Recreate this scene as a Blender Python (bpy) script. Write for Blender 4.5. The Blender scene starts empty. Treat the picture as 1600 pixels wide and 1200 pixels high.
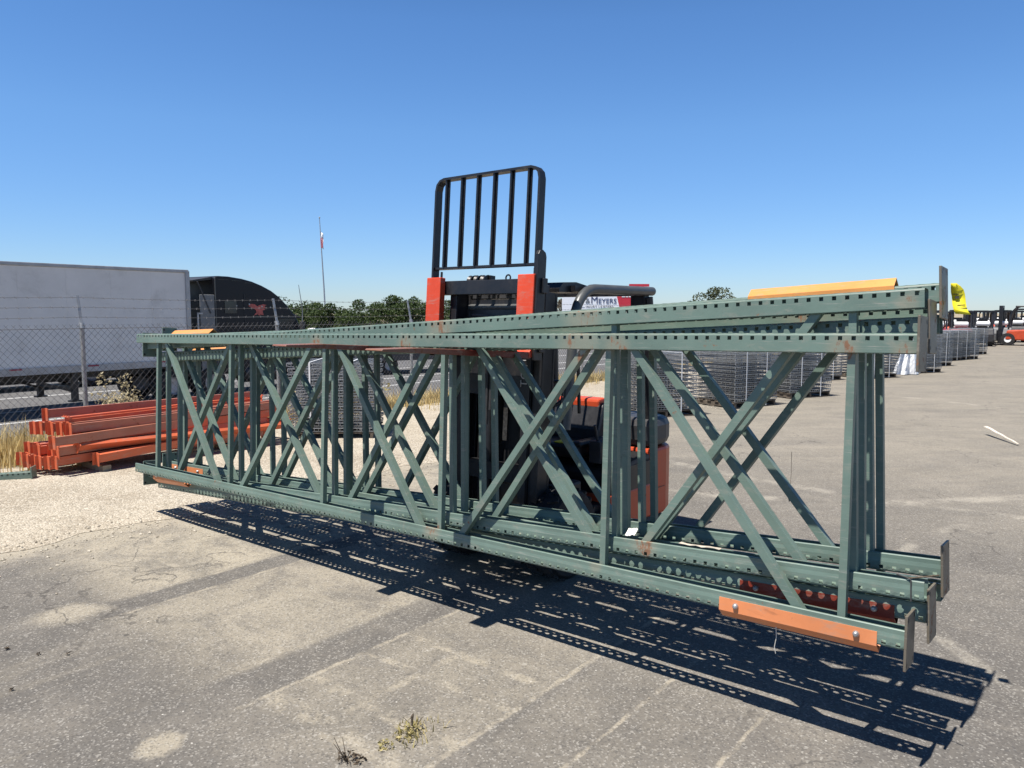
import bpy, bmesh, math, random
from mathutils import Vector, Matrix
random.seed(7)
R = math.radians
scene = bpy.context.scene
COL = scene.collection

# ------------------------------------------------------------------ camera, sky, sun, exposure
EYE = 1.78
cam_d = bpy.data.cameras.new('camera'); cam = bpy.data.objects.new('camera', cam_d); COL.objects.link(cam)
cam.location = (0, 0, EYE); cam.rotation_euler = (R(90 - 5.38), 0, 0)
cam_d.sensor_width = 36; cam_d.lens = 27.0; cam_d.clip_start = 0.05; cam_d.clip_end = 4000
scene.camera = cam

SUN_TO = Vector((-0.312, -0.240, 1.0)).normalized()
SUN_EL = math.asin(SUN_TO.z); SUN_AZ = math.atan2(SUN_TO.x, SUN_TO.y)
world = bpy.data.worlds.new('World'); scene.world = world; world.use_nodes = True
wn = world.node_tree; bg = wn.nodes['Background']
sky = wn.nodes.new('ShaderNodeTexSky'); sky.sky_type = 'NISHITA'; sky.sun_disc = False
sky.sun_elevation = SUN_EL; sky.sun_rotation = SUN_AZ
sky.altitude = 0; sky.air_density = 1.0; sky.dust_density = 0.0; sky.ozone_density = 6.0
hs = wn.nodes.new('ShaderNodeHueSaturation'); hs.inputs['Saturation'].default_value = 1.14
tint = wn.nodes.new('ShaderNodeMix'); tint.data_type = 'RGBA'; tint.blend_type = 'MULTIPLY'; tint.inputs[0].default_value = 1.0
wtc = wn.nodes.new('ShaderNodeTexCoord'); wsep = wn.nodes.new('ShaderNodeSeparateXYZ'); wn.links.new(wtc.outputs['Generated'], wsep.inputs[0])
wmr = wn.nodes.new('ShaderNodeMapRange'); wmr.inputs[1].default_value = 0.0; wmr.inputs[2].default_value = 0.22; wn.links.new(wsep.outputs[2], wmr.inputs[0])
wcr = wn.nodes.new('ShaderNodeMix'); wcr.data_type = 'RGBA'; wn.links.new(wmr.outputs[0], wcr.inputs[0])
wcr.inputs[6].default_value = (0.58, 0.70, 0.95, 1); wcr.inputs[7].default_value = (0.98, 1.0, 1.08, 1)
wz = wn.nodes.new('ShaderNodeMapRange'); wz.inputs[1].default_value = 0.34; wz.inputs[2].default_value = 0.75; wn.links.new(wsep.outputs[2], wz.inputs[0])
wcz = wn.nodes.new('ShaderNodeMix'); wcz.data_type = 'RGBA'; wn.links.new(wz.outputs[0], wcz.inputs[0]); wn.links.new(wcr.outputs[2], wcz.inputs[6]); wcz.inputs[7].default_value = (0.30, 0.32, 0.36, 1)  # zenith above the camera's view darkened to cut fill light
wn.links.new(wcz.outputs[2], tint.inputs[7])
wn.links.new(sky.outputs[0], hs.inputs['Color']); wn.links.new(hs.outputs[0], tint.inputs[6])
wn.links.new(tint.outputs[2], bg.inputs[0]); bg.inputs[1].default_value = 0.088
sl = bpy.data.lights.new('sun', 'SUN'); sl.energy = 5.0; sl.angle = R(0.5); sl.color = (1.0, 0.95, 0.88)
so = bpy.data.objects.new('sun', sl); COL.objects.link(so)
so.rotation_euler = SUN_TO.to_track_quat('Z', 'Y').to_euler()
scene.view_settings.view_transform = 'Standard'; scene.view_settings.look = 'None'
scene.view_settings.exposure = 0.68; scene.view_settings.gamma = 1.0

# ------------------------------------------------------------------ yard axes
YAW = 0.6744
DV = Vector((math.cos(YAW), -math.sin(YAW), 0)); NV = Vector((math.sin(YAW), math.cos(YAW), 0))
OY = Vector((1.5157, 2.8667, 0))
def yard(v, u, z=0.0): return OY + DV * v + NV * u + Vector((0, 0, z))

# ------------------------------------------------------------------ tagging
def tag(o, label=None, cat=None, group=None, kind=None):
    if label: o['label'] = label
    if cat: o['category'] = cat
    if group: o['group'] = group
    if kind: o['kind'] = kind
    return o
def thing(name, label, cat, loc=(0, 0, 0), rz=0.0, group=None):
    o = bpy.data.objects.new(name, None); COL.objects.link(o); o.empty_display_size = 0.2
    o.location = loc; o.rotation_euler = (0, 0, rz)
    return tag(o, label, cat, group)
def copy_tree(o, parent=None):
    c = o.copy(); COL.objects.link(c); c.parent = parent
    for ch in list(o.children): copy_tree(ch, c)
    return c

# ------------------------------------------------------------------ mesh builder
class MB:
    def __init__(s): s.v = []; s.f = []; s.sm = []
    def add(s, vs, fs, smooth=False):
        b = len(s.v); s.v += [tuple(p) for p in vs]
        for f in fs: s.f.append(tuple(i + b for i in f)); s.sm.append(smooth)
        return s
    def box(s, c, d, M=None):
        hx, hy, hz = d[0] / 2, d[1] / 2, d[2] / 2
        vs = [Vector((x, y, z)) for x in (-hx, hx) for y in (-hy, hy) for z in (-hz, hz)]
        if M is not None: vs = [M @ p for p in vs]
        c = Vector(c)
        return s.add([p + c for p in vs], [(0, 1, 3, 2), (4, 6, 7, 5), (0, 4, 5, 1), (2, 3, 7, 6), (0, 2, 6, 4), (1, 5, 7, 3)])
    def rng(s, x0, x1, y0, y1, z0, z1): return s.box(((x0+x1)/2, (y0+y1)/2, (z0+z1)/2), (x1-x0, y1-y0, z1-z0))
    def bar(s, p0, p1, w, h, up=(0, 0, 1)):
        p0 = Vector(p0); p1 = Vector(p1); d = (p1 - p0); L = d.length; d.normalize()
        up = Vector(up); y = up.cross(d)
        if y.length < 1e-4: y = Vector((0, 1, 0)).cross(d)
        y.normalize(); z = d.cross(y)
        M = Matrix((d, y, z)).transposed()
        return s.box((p0 + p1) / 2, (L, w, h), M)
    def path(s, pts, r, seg=8, cap=True):
        pts = [Vector(p) for p in pts]; n = len(pts); rings = []
        rr = r if isinstance(r, (list, tuple)) else [r] * n
        ref = None
        for i, p in enumerate(pts):
            d = (pts[min(i + 1, n - 1)] - pts[max(i - 1, 0)]).normalized()
            if ref is None:
                ref = Vector((0, 0, 1)) if abs(d.z) < 0.9 else Vector((1, 0, 0))
            a = (ref - d * ref.dot(d)).normalized(); ref = a; b = d.cross(a)
            rings.append([p + (a * math.cos(t) + b * math.sin(t)) * rr[i] for t in [2 * math.pi * k / seg for k in range(seg)]])
        vs = [q for ring in rings for q in ring]; fs = []
        for i in range(n - 1):
            for k in range(seg):
                k2 = (k + 1) % seg
                fs.append((i*seg+k, i*seg+k2, (i+1)*seg+k2, (i+1)*seg+k))
        s.add(vs, fs, True)
        if cap: s.add(rings[0], [tuple(reversed(range(seg)))]); s.add(rings[-1], [tuple(range(seg))])
        return s
    def cyl(s, p0, p1, r, seg=12): return s.path([p0, p1], r, seg)
    def lathe(s, prof, seg=24, M=None):  # prof: (r, x) about X axis
        vs = []
        for (r, x) in prof:
            for k in range(seg):
                t = 2 * math.pi * k / seg; p = Vector((x, r * math.cos(t), r * math.sin(t)))
                vs.append(M @ p if M is not None else p)
        fs = []
        for i in range(len(prof) - 1):
            for k in range(seg):
                k2 = (k + 1) % seg; fs.append((i*seg+k, (i+1)*seg+k, (i+1)*seg+k2, i*seg+k2))
        return s.add(vs, fs, True)
    def prism(s, poly, a0, a1, axis='x'):   # poly of 2D points extruded along an axis
        n = len(poly)
        def P(a, q):
            return {'x': (a, q[0], q[1]), 'y': (q[0], a, q[1]), 'z': (q[0], q[1], a)}[axis]
        vs = [P(a0, q) for q in poly] + [P(a1, q) for q in poly]
        fs = [(i, (i+1) % n, n + (i+1) % n, n + i) for i in range(n)] + [tuple(reversed(range(n))), tuple(range(n, 2*n))]
        return s.add(vs, fs)
    def xf(s, fn): s.v = [tuple(fn(Vector(p))) for p in s.v]; return s
    def mesh(s, name, fix=True, sharp=35):
        me = bpy.data.meshes.new(name); me.from_pydata(s.v, [], s.f)
        me.polygons.foreach_set('use_smooth', s.sm)
        if fix:
            bm = bmesh.new(); bm.from_mesh(me); bmesh.ops.recalc_face_normals(bm, faces=bm.faces); bm.to_mesh(me); bm.free()
        if any(s.sm):
            try: me.set_sharp_from_angle(angle=R(sharp))
            except Exception: pass
        me.update(); return me
    def build(s, name, mat, parent=None, bevel=0.0, fix=True, label=None, seg=2):
        me = s.mesh(name, fix); me.materials.append(mat)
        o = bpy.data.objects.new(name, me); COL.objects.link(o); o.parent = parent
        if bevel > 0:
            m = o.modifiers.new('bevel', 'BEVEL'); m.width = bevel; m.segments = seg; m.limit_method = 'ANGLE'; m.angle_limit = R(40)
            m.harden_normals = False
        if label: o['label'] = label
        return o
def link_mesh(name, me, parent=None, loc=(0, 0, 0)):
    o = bpy.data.objects.new(name, me); COL.objects.link(o); o.parent = parent; o.location = loc; return o

# ------------------------------------------------------------------ node helpers / materials
class NT:
    def __init__(s, name):
        s.m = bpy.data.materials.new(name); s.m.use_nodes = True; s.t = s.m.node_tree
        s.b = s.t.nodes['Principled BSDF']; s.out = s.t.nodes['Material Output']
    def n(s, typ, **kw):
        x = s.t.nodes.new(typ)
        for k, v in kw.items(): setattr(x, k, v)
        return x
    def l(s, a, b): s.t.links.new(a, b)
    def pos(s):
        g = s.n('ShaderNodeNewGeometry'); return g.outputs['Position']
    def obj(s):
        g = s.n('ShaderNodeTexCoord'); return g.outputs['Object']
    def noise(s, vec, scale, detail=4, rough=0.6, dist=0.0):
        x = s.n('ShaderNodeTexNoise'); x.inputs['Scale'].default_value = scale; x.inputs['Detail'].default_value = detail
        x.inputs['Roughness'].default_value = rough; x.inputs['Distortion'].default_value = dist
        if vec is not None: s.l(vec, x.inputs['Vector'])
        return x.outputs['Fac']
    def voro(s, vec, scale, feature='F1', out='Distance'):
        x = s.n('ShaderNodeTexVoronoi', feature=feature); x.inputs['Scale'].default_value = scale
        s.l(vec, x.inputs['Vector']); return x.outputs[out]
    def ramp(s, fac, lo, hi, a=0.0, b=1.0):
        x = s.n('ShaderNodeMapRange'); x.interpolation_type = 'SMOOTHSTEP'
        x.inputs[1].default_value = lo; x.inputs[2].default_value = hi; x.inputs[3].default_value = a; x.inputs[4].default_value = b
        s.l(fac, x.inputs[0]); return x.outputs[0]
    def math(s, op, a, b=None, c=None):
        x = s.n('ShaderNodeMath', operation=op)
        for i, q in enumerate((a, b, c)):
            if q is None: continue
            if isinstance(q, (int, float)): x.inputs[i].default_value = q
            else: s.l(q, x.inputs[i])
        return x.outputs[0]
    def mix(s, fac, a, b, blend='MIX'):
        x = s.n('ShaderNodeMix', data_type='RGBA', blend_type=blend)
        for i, q in ((0, fac), (6, a), (7, b)):
            if isinstance(q, (int, float)): x.inputs[i].default_value = q
            elif isinstance(q, tuple): x.inputs[i].default_value = (q[0], q[1], q[2], 1)
            else: s.l(q, x.inputs[i])
        return x.outputs[2]
    def scale(s, vec, sx, sy, sz):
        x = s.n('ShaderNodeMapping'); x.inputs['Scale'].default_value = (sx, sy, sz); s.l(vec, x.inputs['Vector']); return x.outputs[0]
    def bump(s, h, strength=0.3, dist=0.01):
        x = s.n('ShaderNodeBump'); x.inputs['Strength'].default_value = strength; x.inputs['Distance'].default_value = dist
        s.l(h, x.inputs['Height']); s.l(x.outputs[0], s.b.inputs['Normal'])
    def color(s, c): 
        if isinstance(c, tuple): s.b.inputs['Base Color'].default_value = (c[0], c[1], c[2], 1)
        else: s.l(c, s.b.inputs['Base Color'])
    def set(s, rough=None, metal=None, spec=None, coat=None):
        if rough is not None:
            if isinstance(rough, (int, float)): s.b.inputs['Roughness'].default_value = rough
            else: s.l(rough, s.b.inputs['Roughness'])
        if metal is not None: s.b.inputs['Metallic'].default_value = metal
        if spec is not None: s.b.inputs['Specular IOR Level'].default_value = spec
        if coat is not None: s.b.inputs['Coat Weight'].default_value = coat
        return s.m

def plain(name, col, rough=0.6, metal=0.0, var=0.15, sc=6.0, bump=0.0, dirt=None, dirt_amt=0.35, spec=None):
    t = NT(name); p = t.obj()
    f = t.noise(p, sc, 5, 0.65)
    lo = tuple(max(0, c * (1 - var)) for c in col); hi = tuple(min(1, c * (1 + var)) for c in col)
    c = t.mix(t.ramp(f, 0.3, 0.7), lo, hi)
    if dirt:
        d = t.noise(p, sc * 0.6, 6, 0.75, 0.4)
        c = t.mix(t.math('MULTIPLY', t.ramp(d, 0.5, 0.75), dirt_amt), c, dirt)
    t.color(c)
    if bump: t.bump(t.noise(p, sc * 12, 3, 0.6), bump, 0.01)
    return t.set(t.ramp(f, 0.2, 0.8, rough - 0.08, min(1, rough + 0.1)), metal, spec)

RUST_SPOTS = []   # world points, filled in by hand (centre, radius)
def painted_steel(name, col, rust=True, spots=(), chip=0.64):
    t = NT(name); p = t.pos()
    f = t.noise(p, 3.0, 5, 0.6)
    c = t.mix(t.ramp(f, 0.3, 0.7), tuple(x * 0.88 for x in col), tuple(x * 1.1 for x in col))
    # dusty film and scuffs
    d = t.noise(t.scale(p, 1, 1, 2.5), 9.0, 6, 0.7, 0.6)
    c = t.mix(t.math('MULTIPLY', t.ramp(d, 0.50, 0.76), 0.48), c, (0.30, 0.27, 0.22))
    sc = t.noise(t.scale(t.obj(), 1.2, 55, 55), 3.0, 5, 0.7); sc2 = t.noise(t.obj(), 4.0, 4, 0.6)
    c = t.mix(t.math('MULTIPLY', t.math('MULTIPLY', t.ramp(sc, 0.56, 0.70), t.ramp(sc2, 0.40, 0.58)), 0.70), c, (0.36, 0.34, 0.30))
    dk = t.noise(t.scale(t.obj(), 3, 14, 14), 2.0, 6, 0.75, 0.5); c = t.mix(t.math('MULTIPLY', t.ramp(dk, 0.58, 0.78), 0.5), c, (0.045, 0.04, 0.032))
    chp = t.noise(p, 75.0, 4, 0.7); c = t.mix(t.math('MULTIPLY', t.ramp(chp, 0.66, 0.71), 0.55), c, (0.09, 0.07, 0.05))
    if rust:
        r = t.noise(p, 7.0, 7, 0.75, 0.3); r2 = t.noise(p, 38.0, 5, 0.7)
        m = t.ramp(t.math('ADD', r, t.math('MULTIPLY', t.math('SUBTRACT', r2, 0.5), 0.35)), chip, chip + 0.06)
        streaks = t.noise(t.scale(p, 30, 30, 9), 1.0, 6, 0.75); blotch = t.noise(p, 13.0, 5, 0.7)
        for (pt, rad) in spots:
            vd = t.n('ShaderNodeVectorMath', operation='DISTANCE'); t.l(p, vd.inputs[0]); vd.inputs[1].default_value = pt
            near = t.ramp(vd.outputs['Value'], rad * 0.3, rad, 1.0, 0.0)
            thr = t.math('ADD', t.math('MULTIPLY', near, 0.19), t.math('ADD', t.math('MULTIPLY', streaks, 0.55), t.math('MULTIPLY', blotch, 0.45)))
            m = t.math('MAXIMUM', m, t.math('MULTIPLY', t.ramp(thr, 0.69, 0.775), 0.95))
            dusty = t.math('MULTIPLY', near, 0.32); c = t.mix(dusty, c, (0.33, 0.27, 0.19))
        rc = t.mix(r2, (0.10, 0.035, 0.015), (0.30, 0.12, 0.05))
        c = t.mix(t.math('MULTIPLY', m, 0.85), c, rc)
        ro = t.math('ADD', t.math('MULTIPLY', m, 0.35), 0.45)
    else:
        ro = 0.5
    t.color(c); t.bump(t.noise(p, 60.0, 4, 0.6), 0.08, 0.004)
    return t.set(ro, 0.0, 0.4)

M = {}
def framepos(p, yaw, tilt, lean):
    a = Vector((-math.cos(yaw), math.sin(yaw), 0)); n = Vector((math.sin(yaw), math.cos(yaw), 0)); up = Vector((0, 0, 1))
    u2 = up * math.cos(lean) + n * math.sin(lean); n2 = n * math.cos(lean) - up * math.sin(lean)
    a3 = a * math.cos(tilt) - u2 * math.sin(tilt); u3 = u2 * math.cos(tilt) + a * math.sin(tilt)
    Mx = Matrix((-a3, n2, u3)).transposed().to_4x4(); Mx.translation = Vector((p[0], p[1], p[2] + EYE)); return Mx
FR = {
    'F1': (framepos((1.5157, 2.8667, -0.0809), 0.6744, 0.0183, 0.0631), 6.106),
    'FB': (framepos((1.570, 2.9440, 0.0907), 0.6757, 0.056, 0.0661), 6.106),
    'F2': (framepos((1.6250, 3.0050, -0.0195), 0.6775, 0.0560, 0.0700), 6.106),
    'FE': (framepos((1.674, 3.072, 0.020), 0.6765, 0.0374, 0.0600), 6.106),
    'FD': (framepos((1.731, 3.128, 0.115), 0.6800, 0.0609, 0.0560), 6.106),
    'FF': (framepos((1.778, 3.208, -0.013), 0.6790, 0.0600, 0.0560), 6.106),
}
def fpt(k, a, b, y=0): return tuple(FR[k][0] @ Vector((-a, y, -b)))
spots = [(fpt('F1', 1.52, 0.06), 0.17), (fpt('F1', 1.3, 0.065), 0.10), (fpt('F1', 0.27, 0.065), 0.09), (fpt('F1', 2.75, 0.065), 0.10), (fpt('F1', 0.05, 0.07), 0.06),
         (fpt('FB', 1.55, 0.03), 0.16), (fpt('FB', 2.55, 0.05), 0.15), (fpt('FB', 0.06, 0.06), 0.06), (fpt('F1', 2.5, 1.14), 0.09), (fpt('F1', 1.38, 1.135), 0.05),
         (fpt('F1', 3.6, 0.07), 0.10), (fpt('FD', 0.5, 0.06), 0.2), (fpt('FB', 1.2, 1.14), 0.10)]
M['green'] = painted_steel('green_rack_paint', (0.130, 0.187, 0.155), True, spots, 0.665)
M['plate'] = painted_steel('bare_base_plate', (0.13, 0.112, 0.085), True, (), 0.58)
M['guard_orange'] = painted_steel('orange_guard_paint', (0.66, 0.235, 0.095), True, (), 0.70)
M['guard_shaded'] = painted_steel('red_guard_paint_with_shade', (0.20, 0.03, 0.015), True, (), 0.76)  # guard red darkened so its colour carries the shade it sits in
M['guard_yellow'] = painted_steel('yellow_orange_guard_paint', (0.64, 0.275, 0.075), True, (), 0.74)
M['beam'] = painted_steel('orange_beam_paint', (0.56, 0.122, 0.052), True, (), 0.64)
M['beam_dull'] = painted_steel('faded_orange_beam_paint', (0.42, 0.155, 0.095), True, (), 0.60)
M['fork'] = painted_steel('red_fork_paint', (0.66, 0.065, 0.022), True, [(fpt('F1', 2.35, 0.18, -0.4), 0.5), (fpt('F1', 3.15, 0.18, -0.4), 0.45)], 0.76)
M['blade'] = painted_steel('worn_red_blade_with_shade', (0.17, 0.02, 0.012), True, [(fpt('F1', 2.35, 0.18, -0.45), 0.6), (fpt('F1', 3.15, 0.18, -0.4), 0.5)], 0.62)  # worn fork red, darkened further to hold the shade on the blades
M['galv'] = plain('galvanised_steel', (0.42, 0.43, 0.44), 0.42, 0.7, 0.2, 14)
M['wiregrey'] = plain('galvanised_wire', (0.27, 0.28, 0.285), 0.45, 0.45, 0.3, 5)
M['fencewire'] = plain('fence_wire', (0.11, 0.11, 0.115), 0.55, 0.4, 0.2, 5)
M['post'] = plain('fence_post_zinc', (0.36, 0.36, 0.35), 0.5, 0.5, 0.15, 9, dirt=(0.2, 0.16, 0.12))
M['black'] = plain('black_paint', (0.012, 0.012, 0.014), 0.42, 0.0, 0.3, 8, dirt=(0.10, 0.085, 0.07), dirt_amt=0.30)
M['deepblack'] = plain('matt_black', (0.007, 0.007, 0.008), 0.6, 0.0, 0.2, 6)
M['blackgloss'] = plain('black_truck_paint', (0.008, 0.009, 0.013), 0.38, 0.0, 0.2, 2, spec=0.3)
M['dark'] = plain('dark_grey_plastic', (0.035, 0.035, 0.038), 0.5, 0.0, 0.25, 8, dirt=(0.14, 0.12, 0.10), dirt_amt=0.4)
M['tube'] = plain('dark_grey_guard_paint', (0.075, 0.08, 0.08), 0.38, 0.0, 0.15, 8, dirt=(0.2, 0.17, 0.14), dirt_amt=0.3)
M['rubber'] = plain('tyre_rubber', (0.016, 0.016, 0.017), 0.85, 0.0, 0.3, 10, 0.2, dirt=(0.12, 0.10, 0.08), dirt_amt=0.4)
M['flred'] = plain('forklift_orange_red', (0.50, 0.065, 0.02), 0.40, 0.0, 0.10, 4, dirt=(0.16, 0.06, 0.04), dirt_amt=0.5)
M['seat'] = plain('black_vinyl', (0.018, 0.018, 0.02), 0.45, 0.0, 0.2, 12)
M['chrome'] = plain('hydraulic_rod', (0.5, 0.5, 0.5), 0.2, 0.9, 0.1, 8)
M['white'] = plain('white_panel', (0.68, 0.66, 0.64), 0.5, 0.0, 0.05, 1.2, dirt=(0.36, 0.34, 0.31), dirt_amt=0.5)
M['tank'] = plain('white_gas_tank', (0.75, 0.75, 0.74), 0.4, 0.0, 0.06, 4)
M['alu'] = plain('trailer_aluminium', (0.36, 0.36, 0.37), 0.45, 0.5, 0.15, 3)
M['wood'] = plain('weathered_wood', (0.34, 0.26, 0.17), 0.85, 0.0, 0.3, 9, 0.3)
M['pallet'] = plain('dark_pallet_wood', (0.10, 0.08, 0.06), 0.9, 0.0, 0.3, 9)
M['palew'] = plain('pale_split_wood', (0.62, 0.55, 0.45), 0.8, 0.0, 0.2, 14)
M['palewire'] = plain('pale_twine', (0.6, 0.58, 0.52), 0.8, 0.0, 0.2, 14)
M['tag'] = plain('yellow_tag_paper', (0.85, 0.74, 0.03), 0.6, 0.0, 0.05, 10)
M['ink'] = plain('dark_ink', (0.05, 0.05, 0.05), 0.7)
M['letters_grey'] = plain('light_grey_lettering', (0.45, 0.45, 0.45), 0.5)
M['signwhite'] = plain('sign_white', (0.85, 0.86, 0.88), 0.5, 0.0, 0.02)
M['signred'] = plain('sign_red', (0.55, 0.03, 0.05), 0.5, 0.0, 0.04)
M['signblue'] = plain('sign_navy', (0.02, 0.03, 0.10), 0.5)
M['emblem'] = plain('faded_red_emblem', (0.42, 0.09, 0.075), 0.5, 0.0, 0.3, 8)
M['plastic'] = plain('white_plastic_wrap', (0.78, 0.79, 0.80), 0.25, 0.0, 0.06, 8)
M['paper'] = plain('white_scrap', (0.78, 0.74, 0.68), 0.7, 0.0, 0.1, 20)
M['tanscrap'] = plain('tan_scrap', (0.46, 0.40, 0.32), 0.8, 0.0, 0.25, 25)
M['bark'] = plain('bark', (0.10, 0.075, 0.05), 0.9, 0.0, 0.3, 9, 0.4)
M['maroon'] = plain('maroon_paint', (0.28, 0.02, 0.05), 0.45, 0.0, 0.1)
M['grey'] = plain('mid_grey_paint', (0.16, 0.165, 0.17), 0.5, 0.0, 0.15)
M['glass'] = plain('dark_glass', (0.02, 0.025, 0.03), 0.08, 0.0, 0.1)
M['chain'] = plain('oily_chain', (0.07, 0.065, 0.06), 0.45, 0.6, 0.4, 60)

def leafmat(name, a, b, c2=None):
    t = NT(name); p = t.pos(); f = t.noise(p, 2.2, 3, 0.6)
    oi = t.n('ShaderNodeNewGeometry').outputs['Random Per Island']
    c = t.mix(oi, a, b)
    c = t.mix(t.math('MULTIPLY', t.ramp(f, 0.45, 0.7), 0.5), c, c2 or b)
    t.color(c)
    t.b.inputs['Transmission Weight'].default_value = 0
    t.set(0.6, 0, 0.3)
    tr = t.n('ShaderNodeBsdfTranslucent'); t.l(c, tr.inputs['Color'])
    mx = t.n('ShaderNodeMixShader'); mx.inputs[0].default_value = 0.25
    t.l(t.b.outputs[0], mx.inputs[1]); t.l(tr.outputs[0], mx.inputs[2]); t.l(mx.outputs[0], t.out.inputs[0])
    return t.m
M['leaf'] = leafmat('tree_leaves', (0.035, 0.06, 0.018), (0.075, 0.11, 0.03), (0.06, 0.075, 0.025))
M['leaf2'] = leafmat('olive_leaves', (0.06, 0.075, 0.035), (0.12, 0.13, 0.06))
M['brownleaf'] = leafmat('far_dry_leaves', (0.10, 0.085, 0.06), (0.16, 0.13, 0.09))
M['dry'] = leafmat('dry_grass', (0.50, 0.38, 0.16), (0.72, 0.58, 0.30), (0.62, 0.47, 0.2))
M['drybush'] = leafmat('dry_bush', (0.40, 0.34, 0.20), (0.60, 0.52, 0.34))
M['weed'] = leafmat('green_weed', (0.26, 0.23, 0.08), (0.50, 0.42, 0.20), (0.50, 0.40, 0.22))

def asphalt_mat():
    t = NT('worn_asphalt'); P = t.pos()
    def dot(vec, off):
        x = t.n('ShaderNodeVectorMath', operation='DOT_PRODUCT'); t.l(P, x.inputs[0]); x.inputs[1].default_value = vec
        return t.math('SUBTRACT', x.outputs['Value'], off)
    v = dot(tuple(DV), OY.dot(DV)); u = dot(tuple(NV), OY.dot(NV))
    uv = t.n('ShaderNodeCombineXYZ'); t.l(v, uv.inputs[0]); t.l(u, uv.inputs[1]); UV = uv.outputs[0]
    big = t.noise(UV, 0.35, 5, 0.6); mid = t.noise(UV, 1.7, 6, 0.65, 0.3); fine = t.noise(UV, 14.0, 5, 0.7)
    base = t.mix(t.ramp(big, 0.35, 0.68), (0.104, 0.096, 0.086), (0.150, 0.137, 0.119))
    base = t.mix(t.math('MULTIPLY', t.ramp(mid, 0.4, 0.75), 0.5), base, (0.235, 0.212, 0.178))
    base = t.mix(t.math('MULTIPLY', t.ramp(fine, 0.35, 0.75), 0.35), base, (0.11, 0.105, 0.10))
    wob = t.math('MULTIPLY', t.math('SUBTRACT', t.noise(UV, 3.0, 5, 0.7), 0.5), 0.30)
    wob2 = t.math('MULTIPLY', t.math('SUBTRACT', t.noise(UV, 9.0, 4, 0.7), 0.5), 0.05)
    vw = t.math('ADD', v, wob2); uw = t.math('ADD', u, wob)
    def band(x, a, b, s): return t.math('MULTIPLY', t.ramp(x, a - s, a + s), t.ramp(x, b - s, b + s, 1.0, 0.0))
    tan = None
    for (a, b, ua, ub, amt) in ((-5.70, -4.17, -1.05, 4.5, 0.92), (-3.92, -2.72, -1.25, 3.2, 0.66), (-2.42, -1.45, -1.35, 1.2, 0.42), (-1.38, -0.2, -0.9, 0.6, 0.16)):
        k = t.math('MULTIPLY', t.math('MULTIPLY', band(t.math('ADD', vw, t.math('MULTIPLY', wob, 0.12)), a, b, 0.045), band(uw, ua, ub, 0.35)), amt)
        tan = k if tan is None else t.math('MAXIMUM', tan, k)
    tan = t.math('MULTIPLY', tan, t.ramp(t.noise(UV, 2.6, 8, 0.78, 0.5), 0.34, 0.60, 0.28, 1.0))
    # thin edge lines left by pallets
    ln = None
    for (c0, ua, ub, w) in ((-4.17, -1.0, 2.0, 0.018), (-3.93, -1.3, 1.2, 0.016), (-2.75, -1.2, 0.3, 0.012), (-2.42, -1.4, 0.2, 0.014), (-1.44, -1.6, 0.9, 0.016), (-1.02, -1.5, 0.5, 0.011), (-2.02, -1.1, -0.2, 0.03), (-0.55, -1.2, 0.3, 0.010)):
        k = t.math('MULTIPLY', t.ramp(t.math('ABSOLUTE', t.math('SUBTRACT', vw, c0)), w * 0.4, w * 1.6, 1.0, 0.0), band(uw, ua, ub, 0.15))
        ln = k if ln is None else t.math('MAXIMUM', ln, k)
    for (c0, va, vb, w) in ((-0.98, -2.42, -1.44, 0.05), (-0.62, -2.42, -1.44, 0.03), (-0.34, -2.40, -1.50, 0.035), (-0.55, -5.3, -4.3, 0.03), (-1.22, -2.42, -1.5, 0.07)):
        k = t.math('MULTIPLY', t.ramp(t.math('ABSOLUTE', t.math('SUBTRACT', t.math('ADD', u, t.math('MULTIPLY', wob, 0.25)), c0)), w * 0.4, w * 1.6, 1.0, 0.0), band(vw, va, vb, 0.05))
        ln = t.math('MAXIMUM', ln, k)
    ln = t.math('MULTIPLY', ln, t.ramp(t.noise(UV, 6.0, 5, 0.7), 0.35, 0.62, 0.10, 0.80))
    # dust near the gravel, sand spots, tyre-polished streaks
    dust = t.math('MULTIPLY', t.ramp(t.math('ADD', v, t.math('MULTIPLY', wob, 1.6)), -5.75, -5.45, 1.0, 0.0), 1.0)
    streak = t.ramp(t.noise(t.scale(UV, 1.6, 0.13, 1), 2.0, 5, 0.65, 0.8), 0.50, 0.72)
    far = t.ramp(v, -5.0, -1.0)
    streak = t.math('MULTIPLY', streak, 0.22)
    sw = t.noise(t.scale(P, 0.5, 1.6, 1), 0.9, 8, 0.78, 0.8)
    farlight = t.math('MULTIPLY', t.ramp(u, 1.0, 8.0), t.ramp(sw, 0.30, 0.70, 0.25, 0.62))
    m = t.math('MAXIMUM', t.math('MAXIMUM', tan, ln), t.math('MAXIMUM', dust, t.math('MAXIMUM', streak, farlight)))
    for (pv, pu, rad) in ((-4.19, -1.40, 0.22), (-2.41, -1.74, 0.10)):
        dd = t.n('ShaderNodeVectorMath', operation='DISTANCE'); t.l(UV, dd.inputs[0]); dd.inputs[1].default_value = (pv, pu, 0)
        k = t.ramp(t.math('ADD', dd.outputs['Value'], t.math('MULTIPLY', wob, 1.3)), rad * 0.35, rad * 1.1, 0.75, 0.0); m = t.math('MAXIMUM', m, k)
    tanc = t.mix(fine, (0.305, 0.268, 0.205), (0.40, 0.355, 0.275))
    col = t.mix(t.math('MULTIPLY', m, 0.90), base, tanc)
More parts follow.
